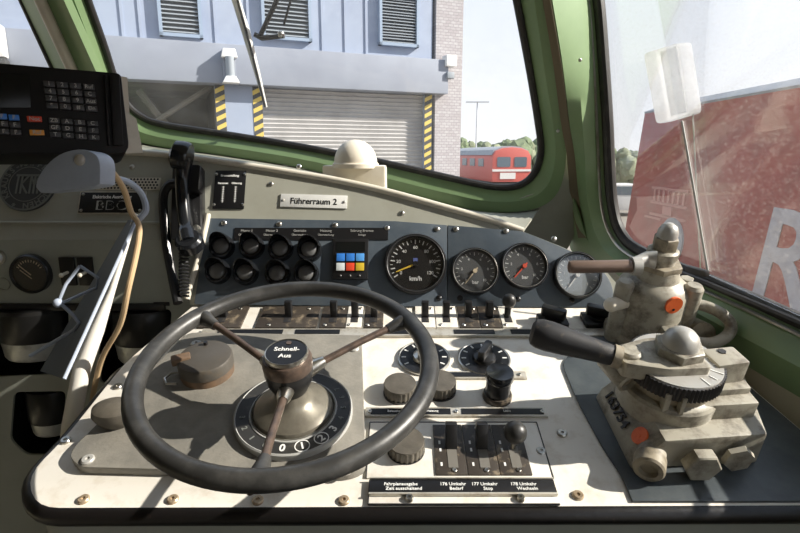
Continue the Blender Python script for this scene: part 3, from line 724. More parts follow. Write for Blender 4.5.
# left gauge, switches etc.
c = Q(33,273); 
t = thing('ammeter', 'round black ammeter on the grey lower console at the far left', 'gauge', LOW @ T3(c.x, c.y, 0))
r = .0425
MB().lathe([(r,0),(r,.012),(r*.94,.016),(r*.86,.014),(r*.84,.009)], 44, close=False).build('bezel', 'black', t)
MB().lathe([(r*.85,.002),(r*.85,.009),(0,.009)], 40).build('dial_face', 'dial', t)
m = MB()
for i in range(11): m.box((r*.66,0,.0092),(r*.12,r*.04,.0006),RZ(rad(150-12*i)))
m.build('tick_mark', 'tan_needle', t)
MB().box((r*.3,0,.0105),(r*.75,.0018,.001),RZ(rad(138))).box((-.006,-.006,.0105),(.030,.0016,.0008),RZ(rad(-40))).build('needle', 'tan_needle', t)
MB().lathe([(r*.85,.0125),(r*.85,.0132),(0,.0132)], 36).build('cover_glass', 'gauge_glass', t)
for px, lab in ((69,'left black lever switch with ivory tip beside the ammeter'), (87,'right black lever switch with ivory tip, next to the lamp holder')):
    c = Q(px, 271)
    t = thing('lever_switch', lab, 'switch', LOW @ T3(c.x, c.y, 0), 'lever switches on the lower console')
    MB().box((0,0,.003),(.032,.062,.006)).build('switch_plate', 'black', t, bevel=.001)
    MB().tube([(0,-.002,.005),(-.002,-.004,.022)], .0035, 10).build('lever', 'ivory', t)
    MB().ball(.0052, T3(-.002,-.004,.024), 12, 8).build('lever_tip', 'ivory', t)
c = Q(-1,257); t = thing('push_button', 'white round push button cut by the left picture edge', 'button', LOW @ T3(c.x, c.y, 0))
MB().lathe([(.016,0),(.016,.004),(.012,.006)], 24).build('button_collar', 'steel', t); MB().dome(.0125, .005, .010, None, 20, 6).build('button_cap', 'plate_white', t)
c = Q(4,284); tag(MB().lathe([(.014,0),(.014,.003),(.0125,.003),(.0125,0)], 24, close=False).build('lock_ring', 'console', None, frame=LOW @ T3(c.x,c.y,0)), 'small metal ring below the white push button', 'ring')
c = Q(162,305.5); tag(MB().box((0,0,.0015),(.034,.008,.003)).build('small_plate', 'dial', None, bevel=.0005, frame=LOW @ T3(c.x, c.y+.004, 0)), 'tiny black plate above the right cup recess', 'plate')
# ================================================================== front brake valve
Z0 = .004
V1 = DESK @ T3(0, 0, 0)
bv = thing('brake_valve', 'cream stepped brake valve with black grip and number 163754, front right of the desk', 'brake valve', DESK)
hT = .058
tl, tr_, brr, bl = D(666,441,hT), D(768,434,hT), D(741,366,hT), D(624,371,hT)
topq = [tl, tr_, brr, bl]
botq = [tl+Vector((-.036,.0)), tr_+Vector((.0,-.002)), brr+Vector((.004,.0)), bl+Vector((-.036,.0))]
rows = []
for t_ in (0, .35, .85, 1):
    z = Z0 + (hT-Z0)*t_
    rows.append([Vector((*(b.lerp(a, max(0,(t_-.2)/.8) if t_ > .2 else 0)), z)) for a, b in zip(topq, botq)])
m = MB().loft(rows, closed=True); n = len(m.v); m.f += [(3,2,1,0), (n-4,n-3,n-2,n-1)]
base = m.build('base_casting', 'valve', bv, bevel=.004)
# the serial number on the sloping left flank
pA = rows[1][3].lerp(rows[2][3], .5); pB = rows[1][0].lerp(rows[2][0], .5); ndir = (rows[2][0]-rows[1][0]); al = (pB-pA)
Lf = frame(pA.lerp(pB, .0), al, ndir)
MB().text('163754', .021, Lf @ T3(al.length*.37, -.011, .0010), sx=1.15, th=.002, off=.0004).build('lettering', 'black_matte', bv)
dt = Lf @ T3(al.length*.80, .001, .001)
MB().cyl(.0125, -.001, .002, 28, dt).build('orange_dot', 'orange', bv); MB().cyl(.003, .001, .0028, 14, dt).build('dot_rivet', 'orange', bv)
# raised steps on the right
def step(name, pts, z, z0):
    q = [D(x, y, z) for x, y in pts]; MB().prism(q, z0, z).build(name, 'valve', bv, bevel=.003)
step('middle_step', [(676,408),(760,403),(744,384),(668,388)], .084, .05)
step('upper_step', [(716,391),(752,388),(745,379),(712,381)], .094, .07)
step('rear_block', [(720,366),(751,362),(733,346),(701,349)], .128, .03)
p = D(722,351,.129); MB().cyl(.006, .126, .1295, 6, T3(p.x, p.y)).build('sunk_plug', 'black_matte', bv)
cv = D(676, 358, .125); VC = T3(cv.x, cv.y, 0)
MB().lathe([(.066,.045),(.067,.078),(.064,.082),(.056,.084),(.052,.088),(.052,.104)], 44, VC).build('valve_body', 'valve', bv)
MB().lathe([(.050,.084),(.057,.086),(.058,.100),(.050,.104)], 40, VC).build('dark_gap_ring', 'valve_dirty', bv)
nt_ = 72; pr = []
for i in range(nt_*2):
    a = PI*i/nt_; rr = .0650*(1 if i % 2 else .965); pr.append((rr*cos(a), rr*sin(a)))
MB().prism(pr, .100, .122, L=VC).build('toothed_disc', 'black_matte', bv, bevel=.0004)
MB().lathe([(.0615,.121),(.0605,.1235),(0,.1240)], 48, VC).build('disc_top', 'dome_grey', bv)
m = MB()
for i in range(9): m.box((.052,0,.1242), (.016 if i % 2 == 0 else .010,.0016,.0006), VC @ RZ(rad(-70+18*i)))
m.build('scale_print', 'white', bv)
g0 = D(614,351,.142); g1 = D(531,331,.150)
ad = Vector((g0.x-cv.x, g0.y-cv.y)); aa = math.atan2(ad.y, ad.x); AL = VC @ RZ(aa)
MB().prism(rpoly([(-.03,-.036),(.03,-.036),(ad.length-.008,-.019),(ad.length-.008,.019),(.03,.036),(-.03,.036)], .008), .110, .136, L=AL).build('lever_arm', 'valve', bv, bevel=.004)
hn_ = MB().hexa(.0335, .134, .150, VC @ RZ(.25)).build('hex_nut', 'valve', bv, bevel=.0015)
MB().lathe([(.025,.149),(.0245,.154),(.0215,.163),(.015,.170),(.007,.174),(0,.1745)], 36, VC).build('cap_dome', 'dome_grey', hn_)
G0 = Vector((*g0, .134)); G1 = Vector((*g1, .150)); gd = G1-G0
pts = [G0 + gd*t_ for t_ in (-.06,.0,.04,.18,.38,.58,.78,.90,.97,1.0)]
gr_ = MB().tube(pts, [.012,.0135,.0150,.0158,.0178,.0205,.0222,.0215,.0185,.012], 24).build('grip', 'black_matte', bv)
MB().tube([G0-gd*.09, G0+gd*.005], [.016,.0165], 20).build('grip_ferrule', 'valve_dirty', gr_)
ar = D(632,346,.148); MB().lathe([(.016,.132),(.016,.139),(.013,.142),(0,.142)], 24, T3(ar.x, ar.y)).build('arm_screw', 'valve', bv)
st = D(627,379,.10); SL = T3(st.x, st.y, .096) @ RZ(rad(20)) @ RX(rad(100))
MB().lathe([(.0165,-.045),(.0165,.004),(.0125,.006),(.0115,-.002),(0,-.002)], 26, SL).build('latch_stub', 'valve', bv)
MB().cyl(.008, -.003, .001, 16, SL).build('latch_pin', 'valve_dirty', bv)
MB().box((cv.x-.03, cv.y-.052, .094), (.008,.012,.03)).box((cv.x-.012, cv.y-.060, .094), (.006,.01,.028)).build('pawl', 'valve', bv, bevel=.001)
fy = min(tl.y, tr_.y)
def front(px, py, z): q = D(px, py, z); return T3(q.x, fy-.006, z) @ RX(PI/2)
FM = T3(D(650,454,.026).x, fy+.004, .026) @ RZ(rad(-28)) @ RX(PI/2)
MB().lathe([(.019,-.02),(.019,.016)], 28, FM).build('port_neck', 'valve', bv); MB().lathe([(.0205,.006),(.0205,.026),(.018,.029),(.012,.029),(.011,.022),(0,.022)], 28, FM).build('port_cap', 'valve_dirty', bv)
MB().hexa(.0245, -.002, .016, front(697,458,.028)).build('hex_plug', 'valve', bv, bevel=.0015)
MB().lathe([(.022,-.004),(.020,.003),(0,.0035)], 6, front(735,455,.030) @ RZ(.3)).build('cast_boss', 'valve', bv)
b0 = tl.lerp(bl, .22); MB().box((b0.x+.045, b0.y+.02, hT+.0015), (.007,.050,.005), None).build('casting_slot', 'black_matte', bv)

# ================================================================== rear brake valve
q = D(641, 334, 0); V2 = DESK @ T3(q.x, q.y, .003)
rv = thing('brake_valve', 'cream upright brake valve with horizontal brown handle behind the front one', 'brake valve', V2)
MB().lathe([(.069,0),(.069,.012),(.063,.018),(.061,.060),(.060,.104),(.053,.116),(.038,.124),(.034,.143)], 40).build('valve_body', 'valve', rv, bevel=.001)
for a in (195, 330): MB().lathe([(.016,.0),(.016,.118),(.012,.124),(0,.125)], 16, RZ(rad(a)) @ T3(.062,0,0)).build('body_lug', 'valve', rv)
MB().hexa(.038, .142, .154, RZ(.3)).build('collar_nut', 'valve_dirty', rv, bevel=.001)
MB().lathe([(.024,.152),(.024,.162),(.026,.164),(.026,.176),(.022,.179)], 30).build('spindle_ring', 'valve', rv)
MB().hexa(.021, .178, .202, RZ(.2)).build('top_nut', 'valve_dirty', rv, bevel=.001)
MB().lathe([(.017,.201),(.0168,.212),(.013,.221),(.006,.226),(0,.227)], 28).build('top_cap', 'dome_grey', rv)
def V2p(px, py, z): k = D(px, py, z+.003) ; return Vector((k.x-q.x, k.y-q.y, z))
MB().tube([V2p(656,260,.170), V2p(646,259,.169), V2p(638,262,.167), V2p(634,266,.166)], [.016,.013,.011,.014], 14).build('lever_arm', 'dome_grey', rv)
MB().tube([V2p(640,266,.165), V2p(631,266,.165)], [.0155,.0155], 18).build('handle_socket', 'dome_grey', rv)
e0, e1_ = V2p(634,266,.165), V2p(568,267,.165); dv = e1_-e0
MB().tube([e0, e0+dv*.5, e0+dv*.93, e0+dv*.98, e1_], [.0112,.0108,.0112,.0098,.004], 20).build('handle', 'bronze_rod', rv)
od = V2p(653,299,.075); a = math.atan2(od.y, od.x)
OD = RZ(rad(-80)) @ T3(.0597,0,.100) @ RY(PI/2)
MB().cyl(.0155, -.003, .002, 28, OD).build('orange_dot', 'orange', rv); MB().cyl(.0025, .001, .0028, 12, OD @ T3(.008,0)).build('dot_rivet', 'black', rv)
MB().tube([(-.055,-.02,.082),(-.082,-.03,.083)], .012, 16).build('side_knob', 'ivory', rv)
MB().ball(.013, T3(-.084,-.031,.083), 16, 10).build('knob_tip', 'ivory', rv)
MB().hexa(.015, .098, .110, T3(.056,.0,.0)).hexa(.012, .110, .120, T3(.056,0,0)).build('side_bolt', 'valve', rv, bevel=.001)
MB().cyl(.017, .03, .10, 20, T3(.056,0,0)).build('bolt_boss', 'valve', rv)
HX = T3(.014,-.070,.040) @ RX(PI/2) @ RZ(.2)
MB().hexa(.025, -.01, .020, HX).build('union_nut', 'valve', rv, bevel=.0012)
# the bent pipe belonging to it
pts = [V2p(688,303,.085), V2p(705,306,.083), V2p(722,314,.080), V2p(731,325,.068), V2p(727,336,.055), V2p(712,343,.045), V2p(694,342,.042), V2p(684,340,.04)]
MB().tube(catmull(pts, 5), .0098, 14).build('bent_pipe', 'valve', rv)
pc = V2p(694,330,.03); MB().cyl(.022, -.02, .03, 24, T3(*pc) @ RX(rad(70))).build('pipe_flange', 'valve_dirty', rv)

# ================================================================== window frames, glass, side wall
def S3(px, py, h=0): k = hit(SHIELD, px, py, h); return SHIELD @ Vector((k.x, k.y, h))
def Sd(px, py, h=0):
    k = hit(SIDE, px, py, h*SIN); return SIDE @ Vector((k.x, k.y, h*SIN))
G = [(62,-70),(70,-50),(88,0),(104,45),(114,76),(124,100),(140,116),(165,125),(230,135),(300,146.5),(380,162),(450,178),(495,187),(520,185),(535,172),(541,150),(538,120),(530,70),(518,5),(508,-45),(500,-70)]
O = [(38,-70),(45,-50),(64,0),(82,45),(94,76),(106,110),(122,132),(150,145),(220,155),(300,168),(370,185),(440,203),(488,212),(534,209),(558,192),(566,157),(563,120),(555,70),(547,5),(538,-45),(533,-70)]
Gc = catmull(G, 5); Oc = catmull(O, 5); mid = [a.lerp(b, .58) for a, b in zip(Gc, Oc)]
w1 = thing('window_1', None, None, Matrix(), kind='structure')
MB().loft([[S3(p.x,p.y,-.02) for p in Gc], [S3(p.x,p.y,0) for p in Gc], [S3(p.x,p.y,.035) for p in mid], [S3(p.x,p.y,.040) for p in Oc], [S3(p.x,p.y,-.01) for p in Oc]]).build('window_frame', 'green', w1, ang=22)
MB().tube([S3(p.x,p.y,.004) for p in Gc], .0095, 10).build('window_gasket', 'gasket', w1)
gp_ = [hit(SHIELD, p.x, p.y, 0) for p in Gc]
gl = MB().prism(gp_, -.006, -.001); o = gl.build('window_pane', 'windshield', w1)
for v in o.data.vertices: v.co = SHIELD @ v.co
# sill between the console rail and the windscreen frame
n_ = 40
def samp(L_, t_): f = t_*(len(L_)-1); i = min(int(f), len(L_)-2); return L_[i].lerp(L_[i+1], f-i)
lowO = [p for p in Oc if p.y > 128][:]; lowO = [p for p in lowO if p.x < 545]
rl = [PANEL @ Vector((p.x, p.y, -.006)) for p in rail if True]
xs0 = [r for r in rl]
A_ = [S3(p.x, p.y, -.005) for p in lowO]
RL = [p for p in xs0 if p.x > A_[0].x*1.0 - .05]
MB().loft([[samp(RL, i/n_) for i in range(n_+1)], [samp(A_, i/n_) for i in range(n_+1)]]).build('window_sill', 'console', w1, solid=.004)
# centre post at the left with its tube
def post(name, x_top, x_bot, x2_top, x2_bot, m, h0, h1, parent):
    rows = []
    for t_ in (0,1):
        y = -60 + 240*t_
        xa = x_top + (x_bot-x_top)*t_; xb = x2_top + (x2_bot-x2_top)*t_
        rows.append([S3(xa,y,h0), S3(xb,y,h1)])
    MB().loft(rows).build(name, m, parent, solid=.02)
t1 = thing('trim_1', None, None, Matrix(), kind='structure')
# edges measured at y=0 and y=70, drawn out to y=-60 and y=180
def ex(x0, x70): k = (x70-x0)/70; return x0-60*k, x0+180*k
for nm, a, b, c, d, m, h0, h1 in (('post_side',19,53,34,66,'green',.0,.05),('post_cover',47,81,53,85,'console',.045,.04),('post_face',52,84,72,103,'green',.03,.05)):
    xa = ex(a,b); xb = ex(c,d); post(nm, xa[0], xa[1], xb[0], xb[1], m, h0, h1, t1)
xa = ex(40,72)
MB().tube([S3(xa[0],-60,.06), S3(xa[1],180,.06)], .0135, 14).build('post_tube', 'rail', t1)
# left windscreen half
w3 = thing('window_3', None, None, Matrix(), kind='structure')
pq = [(-330,-70),(-10,-70),(26,8),(76,118),(70,134),(-330,120)]
gq = [hit(SHIELD, x, y, 0) for x, y in pq]; o = MB().prism(gq, -.006, -.001).build('window_pane', 'windshield', w3)
for v in o.data.vertices: v.co = SHIELD @ v.co
MB().tube([S3(x,y,.002) for x, y in ((-10,-70),(22,0),(76,118))], .009, 10).build('window_gasket', 'gasket', w3)
MB().loft([[S3(-330,128,0),S3(70,136,0)],[S3(-330,165,.03),S3(140,165,.03)]]).build('window_frame', 'green', w3, solid=.02)

# right pillar
SG = [(588,-70),(591,-50),(600,0),(605,60),(609,120),(611,165),(614,205),(622,232),(640,250),(690,272),(760,302),(800,320)]
SO = [(574,-70),(578,-50),(589,0),(594,60),(597,120),(599,165),(602,208),(612,238),(632,258),(690,287),(760,319),(800,338)]
SL_ = [(538,-70),(543,-50),(551,0),(561,60),(569,120),(575,155),(580,200),(588,238),(604,264),(690,332),(760,376),(800,400)]
SEAM = [(x-8, y) for x, y in SL_]
depthL = lambda x, y: S3(x, y, .04)
t2 = thing('trim_2', None, None, Matrix(), kind='structure')
def Lp(p):
    i = p
    a = S3(p.x, p.y, .045)
    if p.y < 160: return a
    b = WALLP(p.x, p.y); k = min(1, (p.y-160)/110); k = k*k*(3-2*k)
    ca = (a-CAM).length; cb = (b-CAM).length
    return CAM + (a-CAM).normalized()*(ca + (cb-ca)*k)
wv = e1                                                    # inner wall: vertical plane a little inside the side window
WALL = frame((.615, .75, CAM.z-.4), e1, (0,0,1))
def WALLP(px, py): k = hit(WALL, px, py, 0); return WALL @ Vector((k.x, k.y, 0))
lc_ = catmull(SL_, 5); oc_ = catmull(SO, 5); gc_ = catmull(SG, 5)
rowL = [Lp(p) for p in lc_]; rowO = [Sd(p.x, p.y, .02) for p in oc_]; rowG = [Sd(p.x, p.y, 0) for p in gc_]
mid_ = [(a.lerp(b, .55) + Vector((-.012,-.014,.004))) for a, b in zip(rowL, rowO)]
# carry the sill and the wall on behind the camera along the wall
back = e1*1.0
def ext(r): return r + [r[-1] + (r[-1]-r[-6]).normalized()*.25, r[-1] + (r[-1]-r[-6]).normalized()*1.2]
rowL_, rowM_, rowO_, rowG_ = ext(rowL), ext(mid_), ext(rowO), ext(rowG)
w2 = thing('window_2', None, None, Matrix(), kind='structure')
MB().loft([rowL_, rowM_, rowO_, rowG_]).build('window_frame', 'green', w2, ang=25, solid=.003)
MB().tube([p + nin*.004 for p in rowG_], .013, 10).build('window_gasket', 'gasket', w2)
MB().tube([p.lerp(q_, .35) + nin*.012 for p, q_ in zip(rowO_, rowG_)], .0035, 8).build('gasket_lip', 'steel', w2)
k_ = SIDE.inverted()
gpts = [(k_ @ p).xy for p in rowG_]
topz = .80
gpts2 = [Vector((gpts[0].x-.03, topz))] + gpts + [Vector((gpts[-1].x, topz))]
o = MB().prism(gpts2, -.002, .002).build('window_pane', 'side_glass', w2)
for v in o.data.vertices: v.co = SIDE @ v.co
# sliding pane edge, guide rail
ed = [Sd(682,121,.010), Sd(694,190,.010), Sd(708,272,.010)]; 
MB().tube(ed, .0022, 8).build('pane_edge', 'white_dim', w2)
ml = hit(SIDE, 708, 272, 0); ml2 = hit(SIDE, 682, 121, 0); d_ = (ml2-ml)*2
sp = [ml, ml+d_, Vector((gpts[-1].x, (ml+d_).y)), Vector((gpts[-1].x, gpts[-1].y+.01))]
o = MB().prism(sp, .007*SIN, .011*SIN).build('sliding_pane', 'side_glass', w2)
for v in o.data.vertices: v.co = SIDE @ v.co
MB().tube([Sd(652,262,.03), Sd(708,284,.03), Sd(800,323,.03), Sd(800,323,.03)+(Sd(800,323,.03)-Sd(708,284,.03))*1.5], .006, 8).build('guide_rail', 'gasket', w2)
MB().box((0,0,0), (.05,.012,.012), Matrix.Translation(Sd(697,271,.035)) @ SIDE.to_3x3().to_4x4()).build('pane_latch', 'gasket', w2, bevel=.003)
# seam strip between frame and pillar
se = catmull([p for p in SEAM if p[1] < 245], 5); sl2 = catmull([p for p in SL_ if p[1] < 245], 5)
MB().loft([[S3(p.x,p.y,.041) if p.y<160 else Lp(p) + Vector((0,.004,0)) for p in se], [Lp(p) for p in sl2]]).build('pillar_seam', 'green_seam', t2, solid=.004)
for px, py in ((558,131),(580,60)): p = S3(px,py,.046); MB().ball(.004, Matrix.Translation(p), 10, 6).build('screw', 'steel', t2)
# corner filler behind the console
MB().loft([[S3(566,150,.02), S3(572,190,.02), Lp(Vector((588,238))), Lp(Vector((604,264))), Lp(Vector((690,332)))], [p_ + Vector((0,.12,-.05)) for p_ in [S3(566,150,.02), S3(572,190,.02), Lp(Vector((588,238))), Lp(Vector((604,264))), Lp(Vector((690,332)))]]]).build('corner_panel', 'green', t2, solid=.004)
# wall below the sill
wr = [p for p in rowL_ if True]
wl = [p for p, q_ in zip(rowL_, range(len(rowL_))) if q_ >= 40]
MB().loft([[p + Vector((0,0,.005)) for p in wl], [p + nin*.006 + Vector((0,0,-.04)) for p in wl], [Vector((p.x, p.y, .0)) + nin*.006 for p in wl]]).build('wall_right', 'wall', None, solid=.004)
tag(bpy.data.objects['wall_right'], kind='structure')

# clear wind deflector block outside the side window
mr = thing('side_mirror', 'bright silver mirror block standing outside the right side window', 'mirror', Matrix())
cs = [Sd(647,53,-.05), Sd(683,42,-.05), Sd(694,114,-.05), Sd(660,124,-.05)]
un = (cs[1]-cs[0]).normalized(); vn = (cs[0]-cs[3]).normalized()
fm = frame((cs[0]+cs[1]+cs[2]+cs[3])/4, un, vn); mr.matrix_world = fm
iv = fm.inverted(); q4 = [(iv @ c).xy for c in cs]
MB().prism(rpoly(q4, .012), -.020, .010).build('mirror_body', 'mirror_glass', mr, bevel=.004)
c_ = [q4[0].lerp(q4[1], .52), q4[0].lerp(q4[1], .93), q4[3].lerp(q4[2], .93), q4[3].lerp(q4[2], .52)]
MB().prism([c_[0].lerp(c_[3],.05), c_[1].lerp(c_[2],.05), c_[2].lerp(c_[1],.05), c_[3].lerp(c_[0],.05)], .009, .013).build('mirror_face', 'mirror_glass', mr, bevel=.001)
dnm = iv.to_3x3() @ Vector((0,0,-1))
MB().tube([(q4[2].x-.01, q4[2].y, -.006), (q4[2].x-.004, q4[2].y-.15, -.006), (q4[2].x+.003, q4[2].y-.33, -.006)], .0016, 8).build('mirror_bracket', 'steel', mr)

# ================================================================== radio set, lamp, timetable holder
ya = rad(33)
RF = frame(Wd(104,74,.92), (cos(ya), sin(ya), 0), (0, sin(rad(12)), cos(rad(12))))
def Rr(px, py, h=0): return hit(RF, px, py, h)
rd = thing('radio_set', 'large black radio set with keypad at the upper left corner', 'radio', RF)
f4 = [Rr(-45,59), Rr(121,73), Rr(130,154), Rr(-45,154)]
MB().prism(rpoly(f4, [.0,.008,.02,.0]), -.10, 0).build('housing', 'radio', rd, bevel=.003)
for xa, xb in ((103.5,106),(109,119)):
    s4 = [Rr(xa,75), Rr(xb,75), Rr(xb+4,146), Rr(xa+4,146)]; MB().prism(s4, -.001, .008).build('front_rib', 'radio', rd, bevel=.002)
s4 = [Rr(-40,70), Rr(30,75), Rr(31,108), Rr(-40,108)]; MB().prism(s4, -.001, .002).build('display', 'screen', rd, bevel=.001)
def key(px, py, wpx, hpx, m, txt=None):
    a = Rr(px-wpx/2, py+hpx/2); b = Rr(px+wpx/2, py-hpx/2)
    MB().box(((a.x+b.x)/2,(a.y+b.y)/2,.002),(b.x-a.x,b.y-a.y,.005)).build('key', m, rd, bevel=.001)
    if txt: klet.text(txt, .0085, T3((a.x+b.x)/2,(a.y+b.y)/2,.0046), off=.0001)
klet = MB()
g4 = ['1','2','3','Ruf','4','5','6','C','7','8','9','Aus','*','0','#','Ein']
for r in range(4):
    for c in range(4): key(49+c*13.2+r*1.0, 84.5+r*7.2+c*1.0, 10.5, 5.2, 'grey_key', g4[r*4+c])
for r in range(3):
    for c in range(4): key(54+c*12.8+r*.7, 121+r*7.0+c*1.0, 10, 5, 'grey_key', ['ZB','A','B','C','GF','D','E','F','T','G','H','K'][r*4+c])
key(34.5,119.5,14,5,'red_key','Not'); key(37,133,14,5,'orange_key','Ruf')
for px, py, m in ((14,118,'blue_key'),(2,117,'blue_key'),(15,125.5,'grey_key'),(3,124.5,'grey_key'),(16,133,'grey_key'),(4,132,'grey_key')): key(px, py, 10, 5.2, m, 'F')
klet.build('lettering', 'white_dim', rd)
# bracket carrying the radio
MB().loft([[Wd(108,75,1.04),Wd(112,110,1.04),Wd(118,120,1.04),Wd(124,154,1.04)],[Wd(125,78,1.06),Wd(127,116,1.06),Wd(134,121,1.06),Wd(141,153,1.06)]]).build('radio_bracket', 'rail', None, solid=.012)
tag(bpy.data.objects['radio_bracket'], 'cream bracket behind the right edge of the radio set', 'bracket')

# timetable holder: sloping sheet, post, wire bracket
th_ = thing('timetable_holder', 'grey sheet timetable holder on a white post left of the steering wheel', 'holder', Matrix())
tA, tB, bB, bA = Wd(128,220,1.02), Wd(136,221,.93), Wd(64,379,.72), Wd(40,371,.95)
MB().loft([[tA, tB], [tA.lerp(bA,.5), tB.lerp(bB,.5)], [bA, bB]]).build('sheet', 'holder_grey', th_, solid=.003)
MB().tube([tB, tB.lerp(bB,.5), bB], .0028, 8).build('sheet_rim', 'lamp_blue', th_)
MB().tube([Wd(136,214,.97), Wd(112,290,.95), Wd(97,330,.93), Wd(82,368,.91), Wd(71,424,.90), Wd(66,470,.90)], [.004,.006,.0125,.015,.015,.015], 16).build('post', 'post_white', th_)
MB().tube([Wd(80,266,.90), Wd(98,278,.90), Wd(96,288,.90), Wd(62,303,.87), Wd(58,303,.87), Wd(66,284,.88), Wd(80,266,.90)], .0028, 8).build('wire_bracket', 'lamp_blue', th_)
MB().tube([Wd(60,303,.87), Wd(72,314,.86), Wd(79,323,.85), Wd(74,330,.85), Wd(30,356,.84)], .0030, 8).build('wire_rod', 'lamp_blue', th_)
MB().ball(.008, Matrix.Translation(Wd(58,303,.87)), 14, 8).build('bracket_joint', 'lamp_blue', th_)

# lamp
LF = frame(Wd(70,170,.78), (cos(.12), sin(.12)*-1, 0), (0, .1, 1))
lp = thing('reading_lamp', 'blue grey half-round reading lamp shade clamped above the timetable holder', 'lamp', LF)
def Lr(px, py, h=0): return hit(LF, px, py, h)
sh = catmull([Lr(*p) for p in ((35,187),(38,177),(46,165),(58,155),(72,150),(86,150),(96,155),(100,165),(100,184))], 5) + [Lr(96,186), Lr(70,190), Lr(40,193)]
MB().prism(sh, -.035, .0).build('lamp_shade', 'lamp_blue', lp, bevel=.005)
p = Lr(80,160); MB().dome(.0085, 0, .006, T3(p.x,p.y), 18, 5).build('shade_screw', 'dome_grey', lp)
MB().tube([(LF.inverted() @ w_) for w_ in catmull([Wd(97,180,.81), Wd(110,178,.86), Wd(128,182,.92), Wd(141,193,.96), Wd(146,208,.955), Wd(142,216,.95), Wd(133,223,.945)], 5)], .0055, 10).build('lamp_neck', 'lamp_blue', lp)
cd_ = MB().tube(catmull([Wd(101,168,.80), Wd(112,172,.83), Wd(124,190,.87), Wd(131,212,.90), Wd(139,226,.89), Wd(137,250,.88), Wd(128,290,.86), Wd(120,325,.88), Wd(103,356,.90), Wd(95,385,.92), Wd(92,405,.93), Wd(90,440,.94)], 5), .0048, 10).build('hanging_cord', 'cord', None)
tag(cd_, 'tan cord hanging from the reading lamp past the white post', 'cord')

# ================================================================== cab shell
def slab(name, c, d, m): o = MB().box((0,0,0), d).build(name, m, None, frame=Matrix.Translation(c)); tag(o, kind='structure'); return o
slab('floor', (-.7,.15,-.03), (3.0,3.2,.06), 'floor')
slab('ceiling', (-.72,-.13,2.13), (2.9,2.56,.05), 'wall')
hd = [SIDE @ Vector((gpts[0].x-.03, topz, 0)), SIDE @ Vector((gpts[-1].x, topz, 0))]
he = MB().loft([hd, [Vector((p.x-.02, p.y, 2.12)) for p in hd]]).build('trim_3', 'wall', None, solid=.01); tag(he, kind='structure')
slab('wall_back', (-.72,-1.4,1.05), (2.9,.05,2.1), 'wall')
slab('wall_left', (-2.15,.1,1.05), (.05,3.0,2.1), 'wall')
# ================================================================== wiper outside the windscreen
wp = thing('wiper', 'windscreen wiper hanging from above outside the front pane', 'wiper', Matrix())
def So(px, py, h=-.03): return S3(px, py, h)
MB().tube([So(228,-30), So(236,0), So(246,32), So(257,72), So(266,107)], [.011,.0105,.011,.008,.004], 8).build('wiper_blade', 'plate_white', wp)
MB().tube([So(232,-20,-.018), So(250,45,-.018), So(265,107,-.018)], .003, 6).build('wiper_rubber', 'black_matte', wp)
MB().tube([So(290,-40,-.045), So(276,2,-.045), So(261,34,-.045)], .006, 8).build('wiper_arm', 'black_matte', wp)
MB().tube([So(302,-40,-.05), So(284,24,-.05)], .003, 8).build('guide_arm', 'black_matte', wp)
MB().tube([So(254,34,-.04), So(262,38,-.045), So(284,36,-.045)], [.006,.007,.006], 8).build('wiper_joint', 'black_matte', wp)
MB().ball(.009, Matrix.Translation(So(281,34,-.045)), 14, 8).build('joint_cap', 'steel', wp)

# ================================================================== the building across the yard
ab = rad(22); GZ = -1.4
BF = frame(Wd(300,100,11.5), (cos(ab), sin(ab), 0), (0,0,1)); 
gz = (BF.inverted() @ Vector((0,0,GZ))).y
def Bp(px, py, h=0): return hit(BF, px, py, h)
def quad(pts, z0, z1, h=0): return MB().prism([Bp(x, y, h) for x, y in pts], z0, z1)
bl_ = thing('depot_building', 'pale blue depot building with concrete ledge behind the windscreen', 'building', BF)
xl = Bp(-330,60).x; xr = Bp(432,60).x; yt = Bp(300,-190).y; yl = Bp(300,49,.25).y; xR = Bp(461,60).x
yb = Bp(300,87,.25).y
o = MB().box(((xl+xr)/2, (yt+yl)/2, -.2), (xr-xl, yt-yl, .4)).build('cladding_wall', 'cladding', bl_)
for px in (122,140,215,248,322,345,366): 
    x = Bp(px,20).x; MB().box((x,(yt+yl)/2,.012),(.05,yt-yl,.03)).build('cladding_seam', 'cladding', bl_)
MB().box(((xl+xr)/2+.12, (yl+yb)/2, -.05), (xr-xl+.35, yl-yb, .6)).build('ledge', 'concrete', bl_, bevel=.02)
# lower wall with openings
lh = [[(120,86),(217,86),(217,230),(120,230)],[(262,86),(425,86),(425,230),(262,230)]]
def brow(px): return Bp(px, 120).x
X = [brow(p) for p in (-330,112,217,262,426,432)]
for i, (a, b) in enumerate(((0,1),(2,3),(4,5))): MB().box(((X[a]+X[b])/2,(yb+gz)/2,-.2),(X[b]-X[a],yb-gz,.4)).build('wall_pier', 'cladding', bl_)
# roller door
rd_ = MB(); w = X[4]-X[3]; k = int((yb-gz)/.085)
for i in range(k):
    y0 = gz + (yb-gz)*i/k; y1 = gz + (yb-gz)*(i+1)/k
    rd_.add([(X[3],y0,-.20),(X[4],y0,-.20),(X[4],y0+(y1-y0)*.75,-.165),(X[3],y0+(y1-y0)*.75,-.165),(X[4],y1,-.20),(X[3],y1,-.20)], [(0,1,2,3),(3,2,4,5)])
rd_.build('roller_door', 'shutter', bl_, ang=10)
